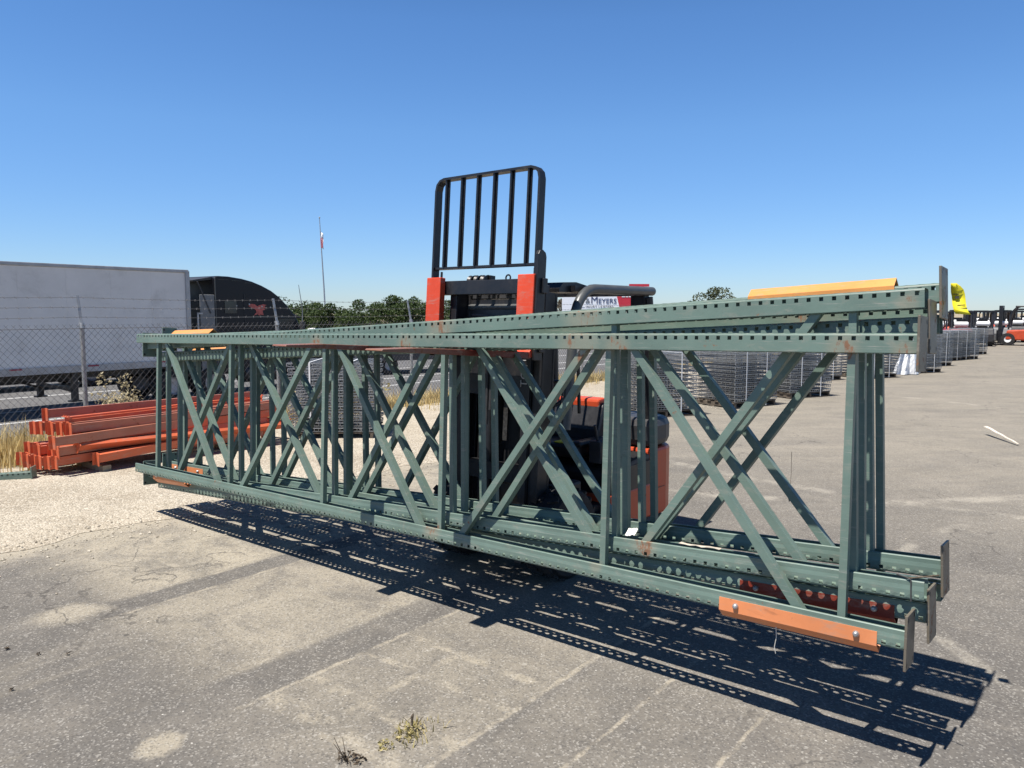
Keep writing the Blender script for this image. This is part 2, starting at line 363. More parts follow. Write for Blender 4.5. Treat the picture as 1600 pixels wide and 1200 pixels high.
    # arcs of tyre scuff
    for (cv, cu, rad, w, amt) in ((-4.5, 9.0, 5.6, 0.10, 0.5), (2.0, 3.0, 2.6, 0.05, 0.4), (-1.0, 12.0, 7.4, 0.09, 0.4)):
        dd = t.n('ShaderNodeVectorMath', operation='DISTANCE'); t.l(UV, dd.inputs[0]); dd.inputs[1].default_value = (cv, cu, 0)
        k = t.ramp(t.math('ABSOLUTE', t.math('SUBTRACT', t.math('ADD', dd.outputs['Value'], wob2), rad)), w * 0.3, w * 1.5, amt, 0.0)
        k = t.math('MULTIPLY', k, t.ramp(t.noise(UV, 1.3, 5, 0.7), 0.45, 0.6)); col = t.mix(k, col, (0.40, 0.365, 0.30))
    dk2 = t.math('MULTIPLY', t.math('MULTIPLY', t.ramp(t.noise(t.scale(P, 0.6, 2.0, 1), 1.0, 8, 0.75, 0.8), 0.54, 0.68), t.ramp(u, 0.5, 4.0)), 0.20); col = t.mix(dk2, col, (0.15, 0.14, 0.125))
    # oil and damp stains
    st = t.ramp(t.noise(UV, 1.1, 4, 0.6, 0.6), 0.64, 0.76); col = t.mix(t.math('MULTIPLY', st, 0.55), col, (0.07, 0.066, 0.062))
    # aggregate speckle
    vo = t.n('ShaderNodeTexVoronoi'); vo.inputs['Scale'].default_value = 120.0; t.l(UV, vo.inputs['Vector'])
    sp = t.n('ShaderNodeSeparateColor'); t.l(vo.outputs['Color'], sp.inputs[0])
    col = t.mix(t.math('MULTIPLY', t.ramp(sp.outputs[0], 0.74, 1.0), 0.40), col, (0.42, 0.40, 0.36))
    col = t.mix(t.math('MULTIPLY', t.ramp(sp.outputs[1], 0.60, 0.98), 0.45), col, (0.055, 0.053, 0.052))
    v2 = t.n('ShaderNodeTexVoronoi'); v2.inputs['Scale'].default_value = 22.0; t.l(UV, v2.inputs['Vector'])
    s2 = t.n('ShaderNodeSeparateColor'); t.l(v2.outputs['Color'], s2.inputs[0])
    spot = t.math('MULTIPLY', t.ramp(v2.outputs['Distance'], 0.06, 0.13, 1.0, 0.0), t.ramp(s2.outputs[0], 0.90, 0.93))
    col = t.mix(t.math('MULTIPLY', spot, 0.8), col, (0.55, 0.53, 0.48))
    # cracks
    ck = t.n('ShaderNodeTexVoronoi', feature='DISTANCE_TO_EDGE'); ck.inputs['Scale'].default_value = 0.55
    wv = t.n('ShaderNodeVectorMath', operation='ADD'); nz = t.n('ShaderNodeTexNoise'); nz.inputs['Scale'].default_value = 2.5; nz.inputs['Detail'].default_value = 5
    t.l(UV, nz.inputs['Vector']); t.l(UV, wv.inputs[0]); t.l(nz.outputs['Color'], wv.inputs[1]); t.l(wv.outputs[0], ck.inputs['Vector'])
    k = t.math('MULTIPLY', t.ramp(ck.outputs['Distance'], 0.002, 0.008, 1.0, 0.0), t.ramp(t.noise(UV, 0.5, 3), 0.46, 0.56))
    col = t.mix(t.math('MULTIPLY', k, 0.65), col, (0.06, 0.055, 0.05))
    t.color(col)
    h = t.math('ADD', t.math('MULTIPLY', fine, 0.3), t.math('MULTIPLY', vo.outputs['Distance'], 0.7))
    t.bump(h, 0.28, 0.006)
    return t.set(0.9, 0, 0.25)
M['asphalt'] = asphalt_mat()

def dirt_mat(name, a, b, c, sc=1.0):
    t = NT(name); p = t.pos()
    f = t.noise(p, 0.8 * sc, 6, 0.65); g = t.noise(p, 22 * sc, 5, 0.7)
    col = t.mix(t.ramp(f, 0.35, 0.65), a, b)
    vo = t.n('ShaderNodeTexVoronoi'); vo.inputs['Scale'].default_value = 62 * sc; t.l(p, vo.inputs['Vector'])
    s2 = t.n('ShaderNodeSeparateColor'); t.l(vo.outputs['Color'], s2.inputs[0])
    col = t.mix(t.ramp(s2.outputs[0], 0.55, 0.95, 0.0, 0.7), col, c)
    col = t.mix(t.ramp(s2.outputs[1], 0.6, 0.95, 0.0, 0.55), col, tuple(x * 0.45 for x in a))
    t.color(col); t.bump(t.math('ADD', t.math('MULTIPLY', vo.outputs['Distance'], -1.0), g), 0.7, 0.02)
    return t.set(0.95, 0, 0.2)
M['gravel'] = dirt_mat('gravel_dirt', (0.35, 0.30, 0.23), (0.46, 0.405, 0.32), (0.58, 0.53, 0.44))
M['earth'] = dirt_mat('dry_earth', (0.24, 0.20, 0.14), (0.34, 0.28, 0.19), (0.42, 0.37, 0.28), 0.5)
M['road'] = dirt_mat('road_asphalt', (0.115, 0.115, 0.118), (0.15, 0.15, 0.15), (0.20, 0.19, 0.185), 0.8)
M['line'] = plain('road_paint_white', (0.45, 0.45, 0.44), 0.7, 0.0, 0.1, 3)
M['stone'] = leafmat('gravel_stones', (0.36, 0.31, 0.24), (0.62, 0.56, 0.46), (0.50, 0.45, 0.36))

# ------------------------------------------------------------------ ground: one terraced sheet + yard surface + road
def profile_z(v):
    if v > -10.6: return -0.03
    if v > -16: return -0.03 + (v + 10.6) / 5.4 * 1.0
    return -1.03
g = MB(); vsn = [-900, -300, -120, -60, -30, -22, -18, -16, -14.5, -13, -11.8, -10.6, -9, -5, 0, 30, 120, 400, 900]
usn = [-900, -200, -40, -10, 0, 10, 20, 40, 90, 250, 600, 1500]
for v in vsn:
    for u in usn: g.v.append(tuple(yard(v, u, profile_z(v))))
nu = len(usn)
for i in range(len(vsn) - 1):
    for j in range(nu - 1): g.f.append((i*nu+j, (i+1)*nu+j, (i+1)*nu+j+1, i*nu+j+1)); g.sm.append(False)
tag(g.build('ground', M['earth']), kind='structure')
a = MB(); a.add([yard(-6.2, -60, 0), yard(260, -60, 0), yard(260, 420, 0), yard(-6.2, 420, 0)], [(0, 1, 2, 3)])
tag(a.build('yard_asphalt', M['asphalt']), kind='structure')
# gravel strip with a ragged edge lapping onto the asphalt
gs = MB(); N = 260; rows = []
rng = random.Random(3)
for i in range(N + 1):
    u = -12 + 72 * (i / N) ** 1.6
    e = -5.76 + 0.10 * math.sin(u * 2.1) + 0.06 * math.sin(u * 5.7 + 1) + rng.uniform(-0.05, 0.05)
    rows.append((u, e))
for (u, e) in rows: gs.v += [tuple(yard(-10.6, u, 0.004)), tuple(yard(-8, u, 0.03)), tuple(yard(e - 0.6, u, 0.022)), tuple(yard(e, u, 0.003))]
for i in range(N):
    for k in range(3): gs.f.append((i*4+k, i*4+k+1, i*4+5+k, i*4+4+k)); gs.sm.append(True)
tag(gs.build('gravel_strip', M['gravel']), kind='structure')
rd = MB(); rd.add([yard(-60, -200, -1.022), yard(-17.5, -200, -1.022), yard(-17.5, 500, -1.022), yard(-60, 500, -1.022)], [(0, 1, 2, 3)])
tag(rd.build('road', M['road']), kind='structure')
for v in (-21.2, -23.6, -27.5):
    ll = MB(); ll.add([yard(v - 0.09, -60, -1.018), yard(v + 0.09, -60, -1.018), yard(v + 0.09, 300, -1.018), yard(v - 0.09, 300, -1.018)], [(0, 1, 2, 3)])
    tag(ll.build('road_marking', M['line']), kind='structure')
# loose stones
st = MB()
def stone(b, c, r, q):
    vs = [Vector((q.uniform(0.7, 1.1), 0, 0)), Vector((-q.uniform(0.7, 1.1), 0, 0)), Vector((0, q.uniform(0.6, 1), 0)), Vector((0, -q.uniform(0.6, 1), 0)), Vector((0, 0, q.uniform(0.5, 0.8))), Vector((0, 0, -0.4))]
    th = q.uniform(0, 6.28); ca, sa = math.cos(th), math.sin(th)
    vs = [Vector((p.x*ca - p.y*sa, p.x*sa + p.y*ca, p.z)) * r + c for p in vs]
    b.add(vs, [(0, 2, 4), (2, 1, 4), (1, 3, 4), (3, 0, 4), (2, 0, 5), (1, 2, 5), (3, 1, 5), (0, 3, 5)])
q = random.Random(11)
for i in range(9000):
    u = -3.5 + 14 * q.random() ** 1.3; v = -5.6 - 4.2 * q.random() ** 1.1
    if q.random() < 0.08: v = -5.7 + abs(q.gauss(0, 0.35))
    z = 0.012 if v < -5.8 else 0.004
    stone(st, yard(v, u, z), 0.006 + 0.016 * q.random() ** 2.5, q)
tag(st.build('loose_gravel', M['stone'], fix=False), kind='stuff', label='small pale stones scattered over the dirt strip', cat='gravel')
st = MB()
for i in range(420):
    u = -2.3 + 9 * q.random() ** 1.6; v = q.uniform(-5.6, 2.0)
    stone(st, yard(v, u, 0.003), 0.003 + 0.006 * q.random() ** 2, q)
tag(st.build('asphalt_grit', M['stone'], fix=False), kind='stuff', label='grit and tiny pebbles lying on the asphalt', cat='grit')

# ------------------------------------------------------------------ rack frames
PITCH = 0.0508; PW = 0.0765
def ring_cell(b, xa, xb, sa, sb, hole, P):
    cx, cs = (xa + xb) / 2, (sa + sb) / 2
    outer = [(xb, cs), (xb, sb), (cx, sb), (xa, sb), (xa, cs), (xa, sa), (cx, sa), (xb, sa)]
    vs = [P(x, s) for x, s in outer] + [P(x, s) for x, s in hole]
    b.add(vs, [(k, (k+1) % 8, 8 + (k+1) % 8, 8 + k) for k in range(8)])
def column_mesh(L, x1, flip, name, teard):
    """perforated C column, runs x1-L..x1, outer face at z=0 (flip: at z=0 facing down)"""
    b = MB(); W = PW; n = int(L / PITCH); x0 = x1 - L
    c = 0.007
    def sect(s):   # unrolled coordinate of the outer profile -> (y, z)
        pass
    xs = [x1 - i * PITCH for i in range(n + 1)]
    if xs[-1] > x0 + 1e-4: xs.append(x0)
    for i in range(len(xs) - 1):
        xa, xb = xs[i + 1], xs[i]; cx = (xa + xb) / 2; full = (xb - xa) > PITCH * 0.9
        def quad(y0, z0, y1, z1): b.add([(xa, y0, z0), (xb, y0, z0), (xb, y1, z1), (xa, y1, z1)], [(0, 1, 2, 3)])
        for side in (0, 1):
            Y = (lambda y: y) if side == 0 else (lambda y: W - y)
            quad(Y(0.011), -W, Y(0.003), -W); quad(Y(0.003), -W, Y(0), -W + 0.003)
            quad(Y(0), -W + 0.003, Y(0), -0.040)
            if full:
                h = 0.0082; hz = -0.0182
                hole = [(cx + h, hz), (cx + h, hz + h), (cx, hz + h), (cx - h, hz + h), (cx - h, hz), (cx - h, hz - h), (cx, hz - h), (cx + h, hz - h)]
                ring_cell(b, xa, xb, -0.040, -c, hole, lambda x, s: (x, Y(0), s))
            else: quad(Y(0), -0.040, Y(0), -c)
            quad(Y(0), -c, Y(c * 0.3), -c * 0.3); quad(Y(c * 0.3), -c * 0.3, Y(c), 0)
    fx_ = [x1] + [x1 - (i + 0.5) * PITCH for i in range(n)] + [x0]
    for i in range(len(fx_) - 1):
        xa, xb = fx_[i + 1], fx_[i]; cx = (xa + xb) / 2; full = (xb - xa) > PITCH * 0.9; td = teard; cy = 0.0225
        for side in (0, 1):
            Y = (lambda y: y) if side == 0 else (lambda y: W - y)
            if full:
                hole = [(cx + td * 0.0145, cy), (cx + td * 0.011, cy + 0.0075), (cx + td * 0.002, cy + 0.0102), (cx - td * 0.009, cy + 0.006), (cx - td * 0.0155, cy), (cx - td * 0.009, cy - 0.006), (cx + td * 0.002, cy - 0.0102), (cx + td * 0.011, cy - 0.0075)]
                if td < 0: hole = [hole[4], hole[3], hole[2], hole[1], hole[0], hole[7], hole[6], hole[5]]
                ring_cell(b, xa, xb, c, W / 2, hole, lambda x, s: (x, Y(s), 0))
            else: b.add([(xa, Y(c), 0), (xb, Y(c), 0), (xb, Y(W / 2), 0), (xa, Y(W / 2), 0)], [(0, 1, 2, 3)])
    if flip: b.xf(lambda p: Vector((p.x, p.y, -p.z)))
    bm = bmesh.new(); me = bpy.data.meshes.new(name); me.from_pydata(b.v, [], b.f); bm.from_mesh(me)
    bmesh.ops.remove_doubles(bm, verts=bm.verts, dist=1e-5); bmesh.ops.recalc_face_normals(bm, faces=bm.faces)
    # make normals point out of the channel
    s = 0
    for f in bm.faces:
        c0 = f.calc_center_median(); s += f.normal.dot(Vector((0, c0.y - W / 2, c0.z - (W / 2 if flip else -W / 2)))) 
    if s < 0: bmesh.ops.reverse_faces(bm, faces=bm.faces)
    bm.to_mesh(me); bm.free(); me.materials.append(M['green']); return me

FH = 1.2
def rack_frame(key, label, plate_right, guards):
    Mx, L = FR[key]
    root = thing('pallet_rack_frame', label, 'rack frame', group='green pallet rack frames carried on the forks')
    root.matrix_world = Mx
    td = 1 if plate_right else -1
    for k, flip in ((0, False), (1, True)):
        o = link_mesh('column', column_mesh(L, 0, flip, 'column', td), root, (0, 0, 0 if k == 0 else -FH))
        m = o.modifiers.new('thickness', 'SOLIDIFY'); m.thickness = 0.0024; m.offset = -1
    X = (lambda a: -a) if plate_right else (lambda a: -(L - a))
    so_ = {'F1': 0, 'FB': 0.025, 'F2': 0.015, 'FD': 0.04, 'FE': 0.07, 'FF': 0.0}[key]
    sA = [0.24, 1.356, 2.46, 3.547, 4.673, 5.78] if L > 6 else [0.24, 1.356, 2.46, 3.547, 4.60, L - 0.25]
    sA = [a_ + so_ for a_ in sA]
    if not plate_right: sA = [L - a_ for a_ in reversed(sA)]
    def brace(name, p0, p1):
        p0 = Vector(p0); p1 = Vector(p1); d = (p1 - p0).normalized(); L_ = (p1 - p0).length
        y = Vector((0, 1, 0)); z = d.cross(y)
        b = MB(); hw, hd, th, lip = (0.0155, 0.0165, 0.0022, 0.009) if name == 'strut' else (0.018, 0.020, 0.0022, 0.011)
        # lipped C brace: web + flanges (opens to the back)
        prof = [(-hw, -hd), (hw, -hd), (hw, hd), (hw - lip, hd), (hw - lip, hd - th), (hw - th, hd - th), (hw - th, -hd + th), (-hw + th, -hd + th), (-hw + th, hd - th), (-hw + lip, hd - th), (-hw + lip, hd), (-hw, hd)]
        n = len(prof); vs = []
        for (t_) in (0, L_):
            for (w, dd) in prof: vs.append(p0 + d * t_ + z * w + y * dd)
        fs = [(i, (i+1) % n, n + (i+1) % n, n + i) for i in range(n)]
        b.add(vs, fs)
        return b.build(name, M['green'], root, bevel=0.003, seg=2)
    yc = PW / 2
    for a_ in sA: brace('strut', (X(a_), yc, -0.012), (X(a_), yc, -FH + 0.012))
    for i in range(5):
        a0, a1 = sA[i], sA[i + 1]
        lo, hi = (a0 + 0.135, a1 - 0.10) if i % 2 == 0 else (a1 - 0.135, a0 + 0.10)
        brace('diagonal_brace', (X(lo), yc, -FH + 0.02), (X(hi), yc, -0.02))
    for z in (-PW / 2, -FH + PW / 2):
        s = 1 if plate_right else -1; x = X(0) + s * 0.006
        b = MB(); b.rng(x - 0.005, x + 0.005, -0.035, 0.100, z - 0.105, z + 0.105)
        o = b.build('base_plate', M['plate'] if plate_right else M['green'], root, bevel=0.002)
        for yy in (-0.02, 0.085):
            for zz in (z - 0.085, z + 0.085): b = MB(); b.cyl((x - 0.0056, yy, zz), (x + 0.0056, yy, zz), 0.009, 8); b.build('anchor_hole', M['black'], o)
    for (top, a0, a1, mat) in guards:
        sgn = 1 if top else -1; z0 = 0 if top else -FH
        b = MB(); t = 0.003
        prof = [(-0.004, -0.052), (-0.004, 0.004), (PW / 2, 0.040), (PW + 0.004, 0.004), (PW + 0.004, -0.052)]
        inn = [(-0.001, -0.052), (-0.001, 0.002), (PW / 2, 0.036), (PW + 0.001, 0.002), (PW + 0.001, -0.052)]
        poly = prof + list(reversed(inn))
        b.prism([(y, z0 + sgn * z) for y, z in poly], min(X(a0), X(a1)), max(X(a0), X(a1)), 'x')
        o = b.build('column_guard', mat, root)
        for a_ in (a0 + 0.075, a1 - 0.075):
            b = MB(); Mz = Matrix.Rotation(-R(90), 3, 'Z')
            prof = [(0.0, -0.016), (0.006, -0.0155), (0.011, -0.011), (0.013, -0.004), (0.013, 0.0)]
            b.lathe([(r, x) for r, x in prof], 12, None)
            b.xf(lambda p, aa=a_: Vector((X(aa) + p.y, -0.004 + p.x, z0 - sgn * 0.026 + p.z)))
            b.build('bolt', M['galv'], o)
    return root
F1 = rack_frame('F1', 'green rack frame nearest the camera, orange guard on its lower right end', True, [(False, 0.10, 0.74, M['guard_orange'])])
FB = rack_frame('FB', 'second green rack frame, its open right end rising just above the front frame', False, [(False, 0.10, 0.62, M['guard_orange'])])
F2 = rack_frame('F2', 'shaded green rack frame with a red guard, darkened for shade, between the posts at lower right', True, [(False, 0.12, 0.76, M['guard_shaded'])])
FD = rack_frame('FD', 'green rack frame whose upper right end plate stands highest, yellow-orange guard on top', True, [(True, 0.17, 0.80, M['guard_yellow'])])
FE = rack_frame('FE', 'middle green rack frame, yellow guard on top of its far left end', False, [(True, 0.08, 0.72, M['guard_yellow']), (False, 0.10, 0.62, M['guard_orange'])])
FF = rack_frame('FF', 'rearmost green rack frame, lowest yellow guard at the far left', False, [(True, 0.06, 0.62, M['guard_yellow']), (False, 0.10, 0.62, M['guard_orange'])])

# yellow tag on the upper right end plate
p = Vector(fpt('FD', -0.012, 0.02, 0.02))
b = MB(); nseg = 8; wv = Vector((0.86, -0.50, 0)) * 0.055
vs = []
for i in range(nseg + 1):
    f = i / nseg; w = 0.5 if i == 0 else (0.8 if i == 1 else 1.0)
    c = p + Vector((0.035 + 0.05 * f + 0.012 * math.sin(f * 5), 0.015 * math.sin(f * 4), 0.02 - 0.125 * f))
    tw = wv * (w * (0.75 + 0.25 * f))
    tw = tw + Vector((0, 0, 0.012 * math.sin(f * 6)))
    vs += [c - tw * 0.5, c + tw * 0.5]
b.add(vs, [(2*i, 2*i+1, 2*i+3, 2*i+2) for i in range(nseg)], True)
tg = b.build('paper_tag', M['tag']); tag(tg, 'curled yellow paper tag hanging on the upper right end plate', 'tag')
m = tg.modifiers.new('thickness', 'SOLIDIFY'); m.thickness = 0.0008
b = MB()
for (f0, f1, k) in ((0.35, 0.40, 0.5), (0.45, 0.62, 0.3), (0.70, 0.73, 0.6), (0.80, 0.83, 0.6)):
    for i in (0, 1):
        pass
    c0 = p + Vector((0.035 + 0.05 * f0, 0.015 * math.sin(f0 * 4) - 0.006, 0.02 - 0.125 * f0)); 
    b.bar(c0 - wv * 0.3 * k * 1.4, c0 + wv * 0.3 * k * 1.4, 0.0012, 0.003 if f1 - f0 < 0.1 else 0.010)
b.build('tag_print', M['ink'], tg)
# twine knots and scraps on the load
def wire_tie(pts, r, label, mat=M['palewire'], nm='twine'):
    o = MB().path(pts, r, 6).build(nm, mat); return tag(o, label, nm)
e = [fpt('FB', 0.045, FH - PW - 0.003, -0.003), fpt('FB', 0.045, FH + 0.002, -0.004)]
wire_tie([fpt('FB', 0.10, FH - PW - 0.012, 0.02), fpt('FB', 0.06, FH - PW - 0.01, -0.002), fpt('FB', 0.048, FH - PW - 0.004, -0.004), e[0], fpt('FB', 0.045, FH - 0.03, -0.004), e[1], fpt('FB', 0.045, FH + 0.004, 0.06)], 0.0028, 'dark tie wire wrapped round the raised lower right post end', M['ink'], 'tie_wire')
wire_tie([fpt('FB', 0.06, FH - PW - 0.006, -0.002), fpt('FB', -0.01, FH - PW - 0.02, 0.02), fpt('FB', -0.05, FH - PW - 0.035, 0.0)], 0.003, 'frayed pale twine end sticking out over the lower right post', M['bark'])
q = random.Random(5)
def scrap(center, ax, ay, az, label, mat, name):
    b = MB(); n = 7
    vs = []
    for i in range(n + 1):
        for j in (0, 1, 2):
            f = i / n - 0.5; vs.append(center + ax * f + ay * (j - 1) * 0.5 * (1 + 0.25 * q.uniform(-1, 1)) + az * (0.15 + q.uniform(0, 0.6)))
    fs = [(3*i+j, 3*i+j+1, 3*i+3+j+1, 3*i+3+j) for i in range(n) for j in (0, 1)]
    b.add(vs, fs); o = b.build(name, mat); mo = o.modifiers.new('t', 'SOLIDIFY'); mo.thickness = 0.002; return tag(o, label, name)
fx = FR['FB'][0].to_3x3()
scrap(Vector(fpt('FB', 0.93, FH - PW - 0.006, 0.03)), fx @ Vector((0.20, 0, 0)), fx @ Vector((0, 0.030, 0)), Vector((0, 0, 0.010)), 'torn pale wrapping strip tied on top of the lower post', M['tanscrap'], 'wrapping_scrap')
scrap(Vector(fpt('FB', 1.30, FH - PW - 0.02, 0.05)), fx @ Vector((0.055, 0, 0.01)), fx @ Vector((0, 0.04, 0.03)), Vector((0, 0, 0.008)), 'crumpled white scrap wedged at the foot of a strut', M['paper'], 'paper_scrap')
hp = Vector(fpt('FD', 0.50, 0.14, 0.04))
pz = yard(-0.55, 0.33, 0)
tw = MB(); x0 = Vector(fpt('FD', 0.62, FH * 0.60, 0.05))
tw.path([x0, x0 + Vector((0.002, 0, -0.10)), x0 + Vector((-0.002, 0, -0.20))], 0.0010, 5); tw.path([x0 + Vector((-0.002, 0, -0.20)), x0 + Vector((-0.003, 0, -0.215)), x0 + Vector((-0.002, 0, -0.235))], [0.003, 0.007, 0.001], 6)
tag(tw.build('hanging_string', M['bark']), 'thin string with a dark knot dangling from a right-hand diagonal brace', 'string')
tw = MB(); x0 = Vector(fpt('F1', 0.50, FH + 0.03, 0.03))
tw.path([x0, x0 + Vector((0.003, 0, -0.05)), x0 + Vector((-0.004, 0, -0.09)), x0 + Vector((0.002, 0, -0.12))], 0.0018, 5)
tag(tw.build('loose_thread', M['palewire']), 'short pale thread hanging under the orange guard', 'string')

# ------------------------------------------------------------------ forklift
FL = thing('forklift', 'orange and black electric forklift behind the load, mast tilted back', 'forklift', yard(-2.74, 1.6), -YAW)
OFF = Vector((0, 1.6, 0)); TA = R(4.3)
def tl(p):   # mast tilt about the axle
    y, z = p.y - 0.95, p.z - 0.15
    return Vector((p.x, 0.95 + y * math.cos(TA) + z * math.sin(TA), 0.15 + z * math.cos(TA) - y * math.sin(TA))) - OFF
def un(p): return p - OFF
def fb(b, name, mat, tilt=False, bevel=0.0, parent=None, label=None):
    b.xf(tl if tilt else un); return b.build(name, mat, parent or FL, bevel=bevel, label=label)
for s in (-1, 1):
    x = s * 0.40; b = MB()
    poly = [(0.55, 1.985), (0.50, 1.985), (0.50, 1.515), (0.46, 1.500), (-0.45, 1.490), (-0.71, 1.474), (-0.72, 1.466), (-0.70, 1.462), (0.49, 1.460), (0.535, 1.475), (0.55, 1.52)]
    b.prism([(0.55, 1.985), (0.50, 1.985), (0.50, 1.515), (0.485, 1.502), (0.485, 1.460), (0.535, 1.475), (0.55, 1.52)], x - 0.065, x + 0.065, 'x')
    fk = fb(b, 'fork', M['fork'], True, 0.004)
    b = MB(); b.prism([(0.4845, 1.5015), (0.46, 1.500), (-0.45, 1.490), (-0.71, 1.474), (-0.72, 1.466), (-0.70, 1.462), (0.4845, 1.460)], x - 0.064, x + 0.064, 'x'); fb(b, 'fork_blade', M['blade'], True, 0.003, parent=fk)
    b = MB(); b.cyl((x + 0.045, 0.53, 1.98), (x + 0.045, 0.53, 2.025), 0.008, 8); fb(b, 'fork_pin', M['black'], True, parent=fk)
b = MB()
b.rng(-0.50, 0.50, 0.555, 0.60, 1.87, 1.965); b.rng(-0.50, 0.50, 0.555, 0.60, 1.50, 1.60)
for x in (-0.30, 0.30): b.rng(x - 0.03, x + 0.03, 0.60, 0.72, 1.45, 1.95)
fb(b, 'carriage', M['black'], True, 0.004)
b = MB()   # load backrest
def rr(t): return 0
pts = [(-0.445, 1.50), (-0.445, 2.585), (-0.435, 2.625), (-0.41, 2.65), (-0.375, 2.66), (0.375, 2.66), (0.41, 2.65), (0.435, 2.625), (0.445, 2.585), (0.445, 1.50)]
for i in range(len(pts) - 1):
    (x0, z0), (x1, z1) = pts[i], pts[i + 1]; dx, dz = x1 - x0, z1 - z0; L = math.hypot(dx, dz); nx, nz = dz / L, -dx / L
    # flat bar, 55 deep x 12 thick
    def off(k):
        (xa, za) = pts[max(k - 1, 0)]; (xb, zb) = pts[min(k + 1, len(pts) - 1)]; l = math.hypot(xb - xa, zb - za); return ((zb - za) / l * 0.008, -(xb - xa) / l * 0.008)
    o0, o1 = off(i), off(i + 1)
    vs = [(x0 - o0[0], 0.53, z0 - o0[1]), (x0 + o0[0], 0.53, z0 + o0[1]), (x1 + o1[0], 0.53, z1 + o1[1]), (x1 - o1[0], 0.53, z1 - o1[1]),
          (x0 - o0[0], 0.59, z0 - o0[1]), (x0 + o0[0], 0.59, z0 + o0[1]), (x1 + o1[0], 0.59, z1 + o1[1]), (x1 - o1[0], 0.59, z1 - o1[1])]
    b.add(vs, [(0, 1, 2, 3), (7, 6, 5, 4), (0, 4, 5, 1), (1, 5, 6, 2), (2, 6, 7, 3), (3, 7, 4, 0)])
lb = fb(b, 'load_backrest', M['black'], True)
b = MB(); b.rng(-0.437, 0.437, 0.545, 0.59, 2.045, 2.06); fb(b, 'backrest_crossbar', M['black'], True, parent=lb)
for k in range(6):
    x = -0.355 + k * 0.142; b = MB(); b.rng(x - 0.006, x + 0.006, 0.535, 0.575, 2.06, 2.652); b.rng(x - 0.015, x + 0.015, 0.553, 0.559, 2.06, 2.652)
    fb(b, 'backrest_bar', M['black'], True, parent=lb)
for s in (-1, 1):
    b = MB(); b.prism([(0.515, 1.45), (0.515, 2.11), (0.53, 2.135), (0.56, 2.14), (0.59, 2.125), (0.60, 2.10), (0.60, 1.45)], s * 0.468 - 0.013, s * 0.468 + 0.013, 'x') if s > 0 else b.rng(-0.475, -0.456, 0.53, 0.60, 1.45, 1.75)
    fb(b, 'backrest_bracket', M['black'], True, 0.003, parent=lb)
for s in (-1, 1):     # mast channels
    for (x, y, w, nm) in ((0.345, 0.80, 0.075, 'outer_mast_rail'), (0.275, 0.77, 0.06, 'inner_mast_rail')):
        b = MB(); xx = s * x; z1 = 1.90 if nm[0] == 'o' else 1.93
        b.rng(xx - w/2, xx + w/2, y - 0.055, y - 0.035, 0.10, z1); b.rng(xx - w/2, xx + w/2, y + 0.06, y + 0.08, 0.10, z1)
        b.rng(xx - 0.012 + s * w * 0.3, xx + 0.012 + s * w * 0.3, y - 0.035, y + 0.06, 0.10, z1)
        fb(b, nm, M['black'], True, 0.003)
    b = MB(); x = s * 0.20; b.cyl((x, 0.86, 0.15), (x, 0.86, 1.05), 0.034, 14); b.cyl((x, 0.86, 1.05), (x, 0.86, 1.09), 0.042, 14)
    cy = fb(b, 'lift_cylinder', M['black'], True); b = MB(); b.cyl((x, 0.86, 1.09), (x, 0.86, 1.86), 0.020, 12); fb(b, 'cylinder_rod', M['chrome'], True, parent=cy)
    b = MB(); b.rng(s * 0.10 - 0.018, s * 0.10 + 0.018, 0.735, 0.75, 0.9, 1.93); fb(b, 'lift_chain', M['chain'], True)
b = MB(); b.rng(-0.31, 0.31, 0.88, 0.91, 0.25, 1.30); b.rng(-0.31, 0.31, 0.74, 0.82, 0.62, 0.74); b.rng(-0.31, 0.31, 0.74, 0.82, 1.22, 1.32); fb(b, 'mast_cross_plate', M['deepblack'], True)
b = MB(); b.cyl((-0.08, 0.78, 0.2), (-0.08, 0.78, 1.15), 0.045, 16); b.cyl((-0.08, 0.78, 1.15), (-0.08, 0.78, 1.2), 0.053, 16); fb(b, 'free_lift_cylinder', M['black'], True)
b = MB(); b.rng(-0.37, 0.37, 0.72, 0.80, 1.855, 1.945)
for k in range(9): b.rng(-0.33 + k * 0.08, -0.31 + k * 0.08, 0.71, 0.72, 1.875, 1.90)
fb(b, 'mast_crosshead', M['dark'], True, 0.004)
b = MB(); b.rng(-0.27, 0.30, 0.77, 0.87, 1.945, 1.985); b.rng(-0.29, -0.10, 0.75, 0.80, 1.95, 2.02); b.rng(0.14, 0.20, 0.75, 0.80, 1.95, 2.01)
for x in (-0.255, -0.195, -0.135): b.lathe([(0.02, x - 0.02), (0.048, x - 0.02), (0.040, x), (0.048, x + 0.02), (0.02, x + 0.02)], 16, None)
nb = MB(); nb.v = [p for p in b.v]; 
lat0 = 8 * 3
b.v = [(p if i < lat0 else (p[0], p[1] + 0.745, p[2] + 1.975)) for i, p in enumerate(b.v)]
t_ = [(0.02 * math.cos(a) , 0.02 * math.sin(a)) for a in [k * math.pi / 8 for k in range(17)]]
b.path([(0.015 + x, 0.80, 2.005 + z) for x, z in t_], 0.006, 6)
fb(b, 'chain_sheaves', M['black'], True)
b = MB(); b.cyl((-0.26, 0.73, 1.80), (0.18, 0.73, 1.80), 0.022, 12); b.cyl((0.20, 0.73, 1.80), (0.34, 0.73, 1.80), 0.012, 10); fb(b, 'sideshift_cylinder', M['tube'], True)
b = MB(); b.rng(-0.26, 0.26, 0.72, 0.74, 1.2, 1.85); fb(b, 'sideshift_plate', M['black'], True)
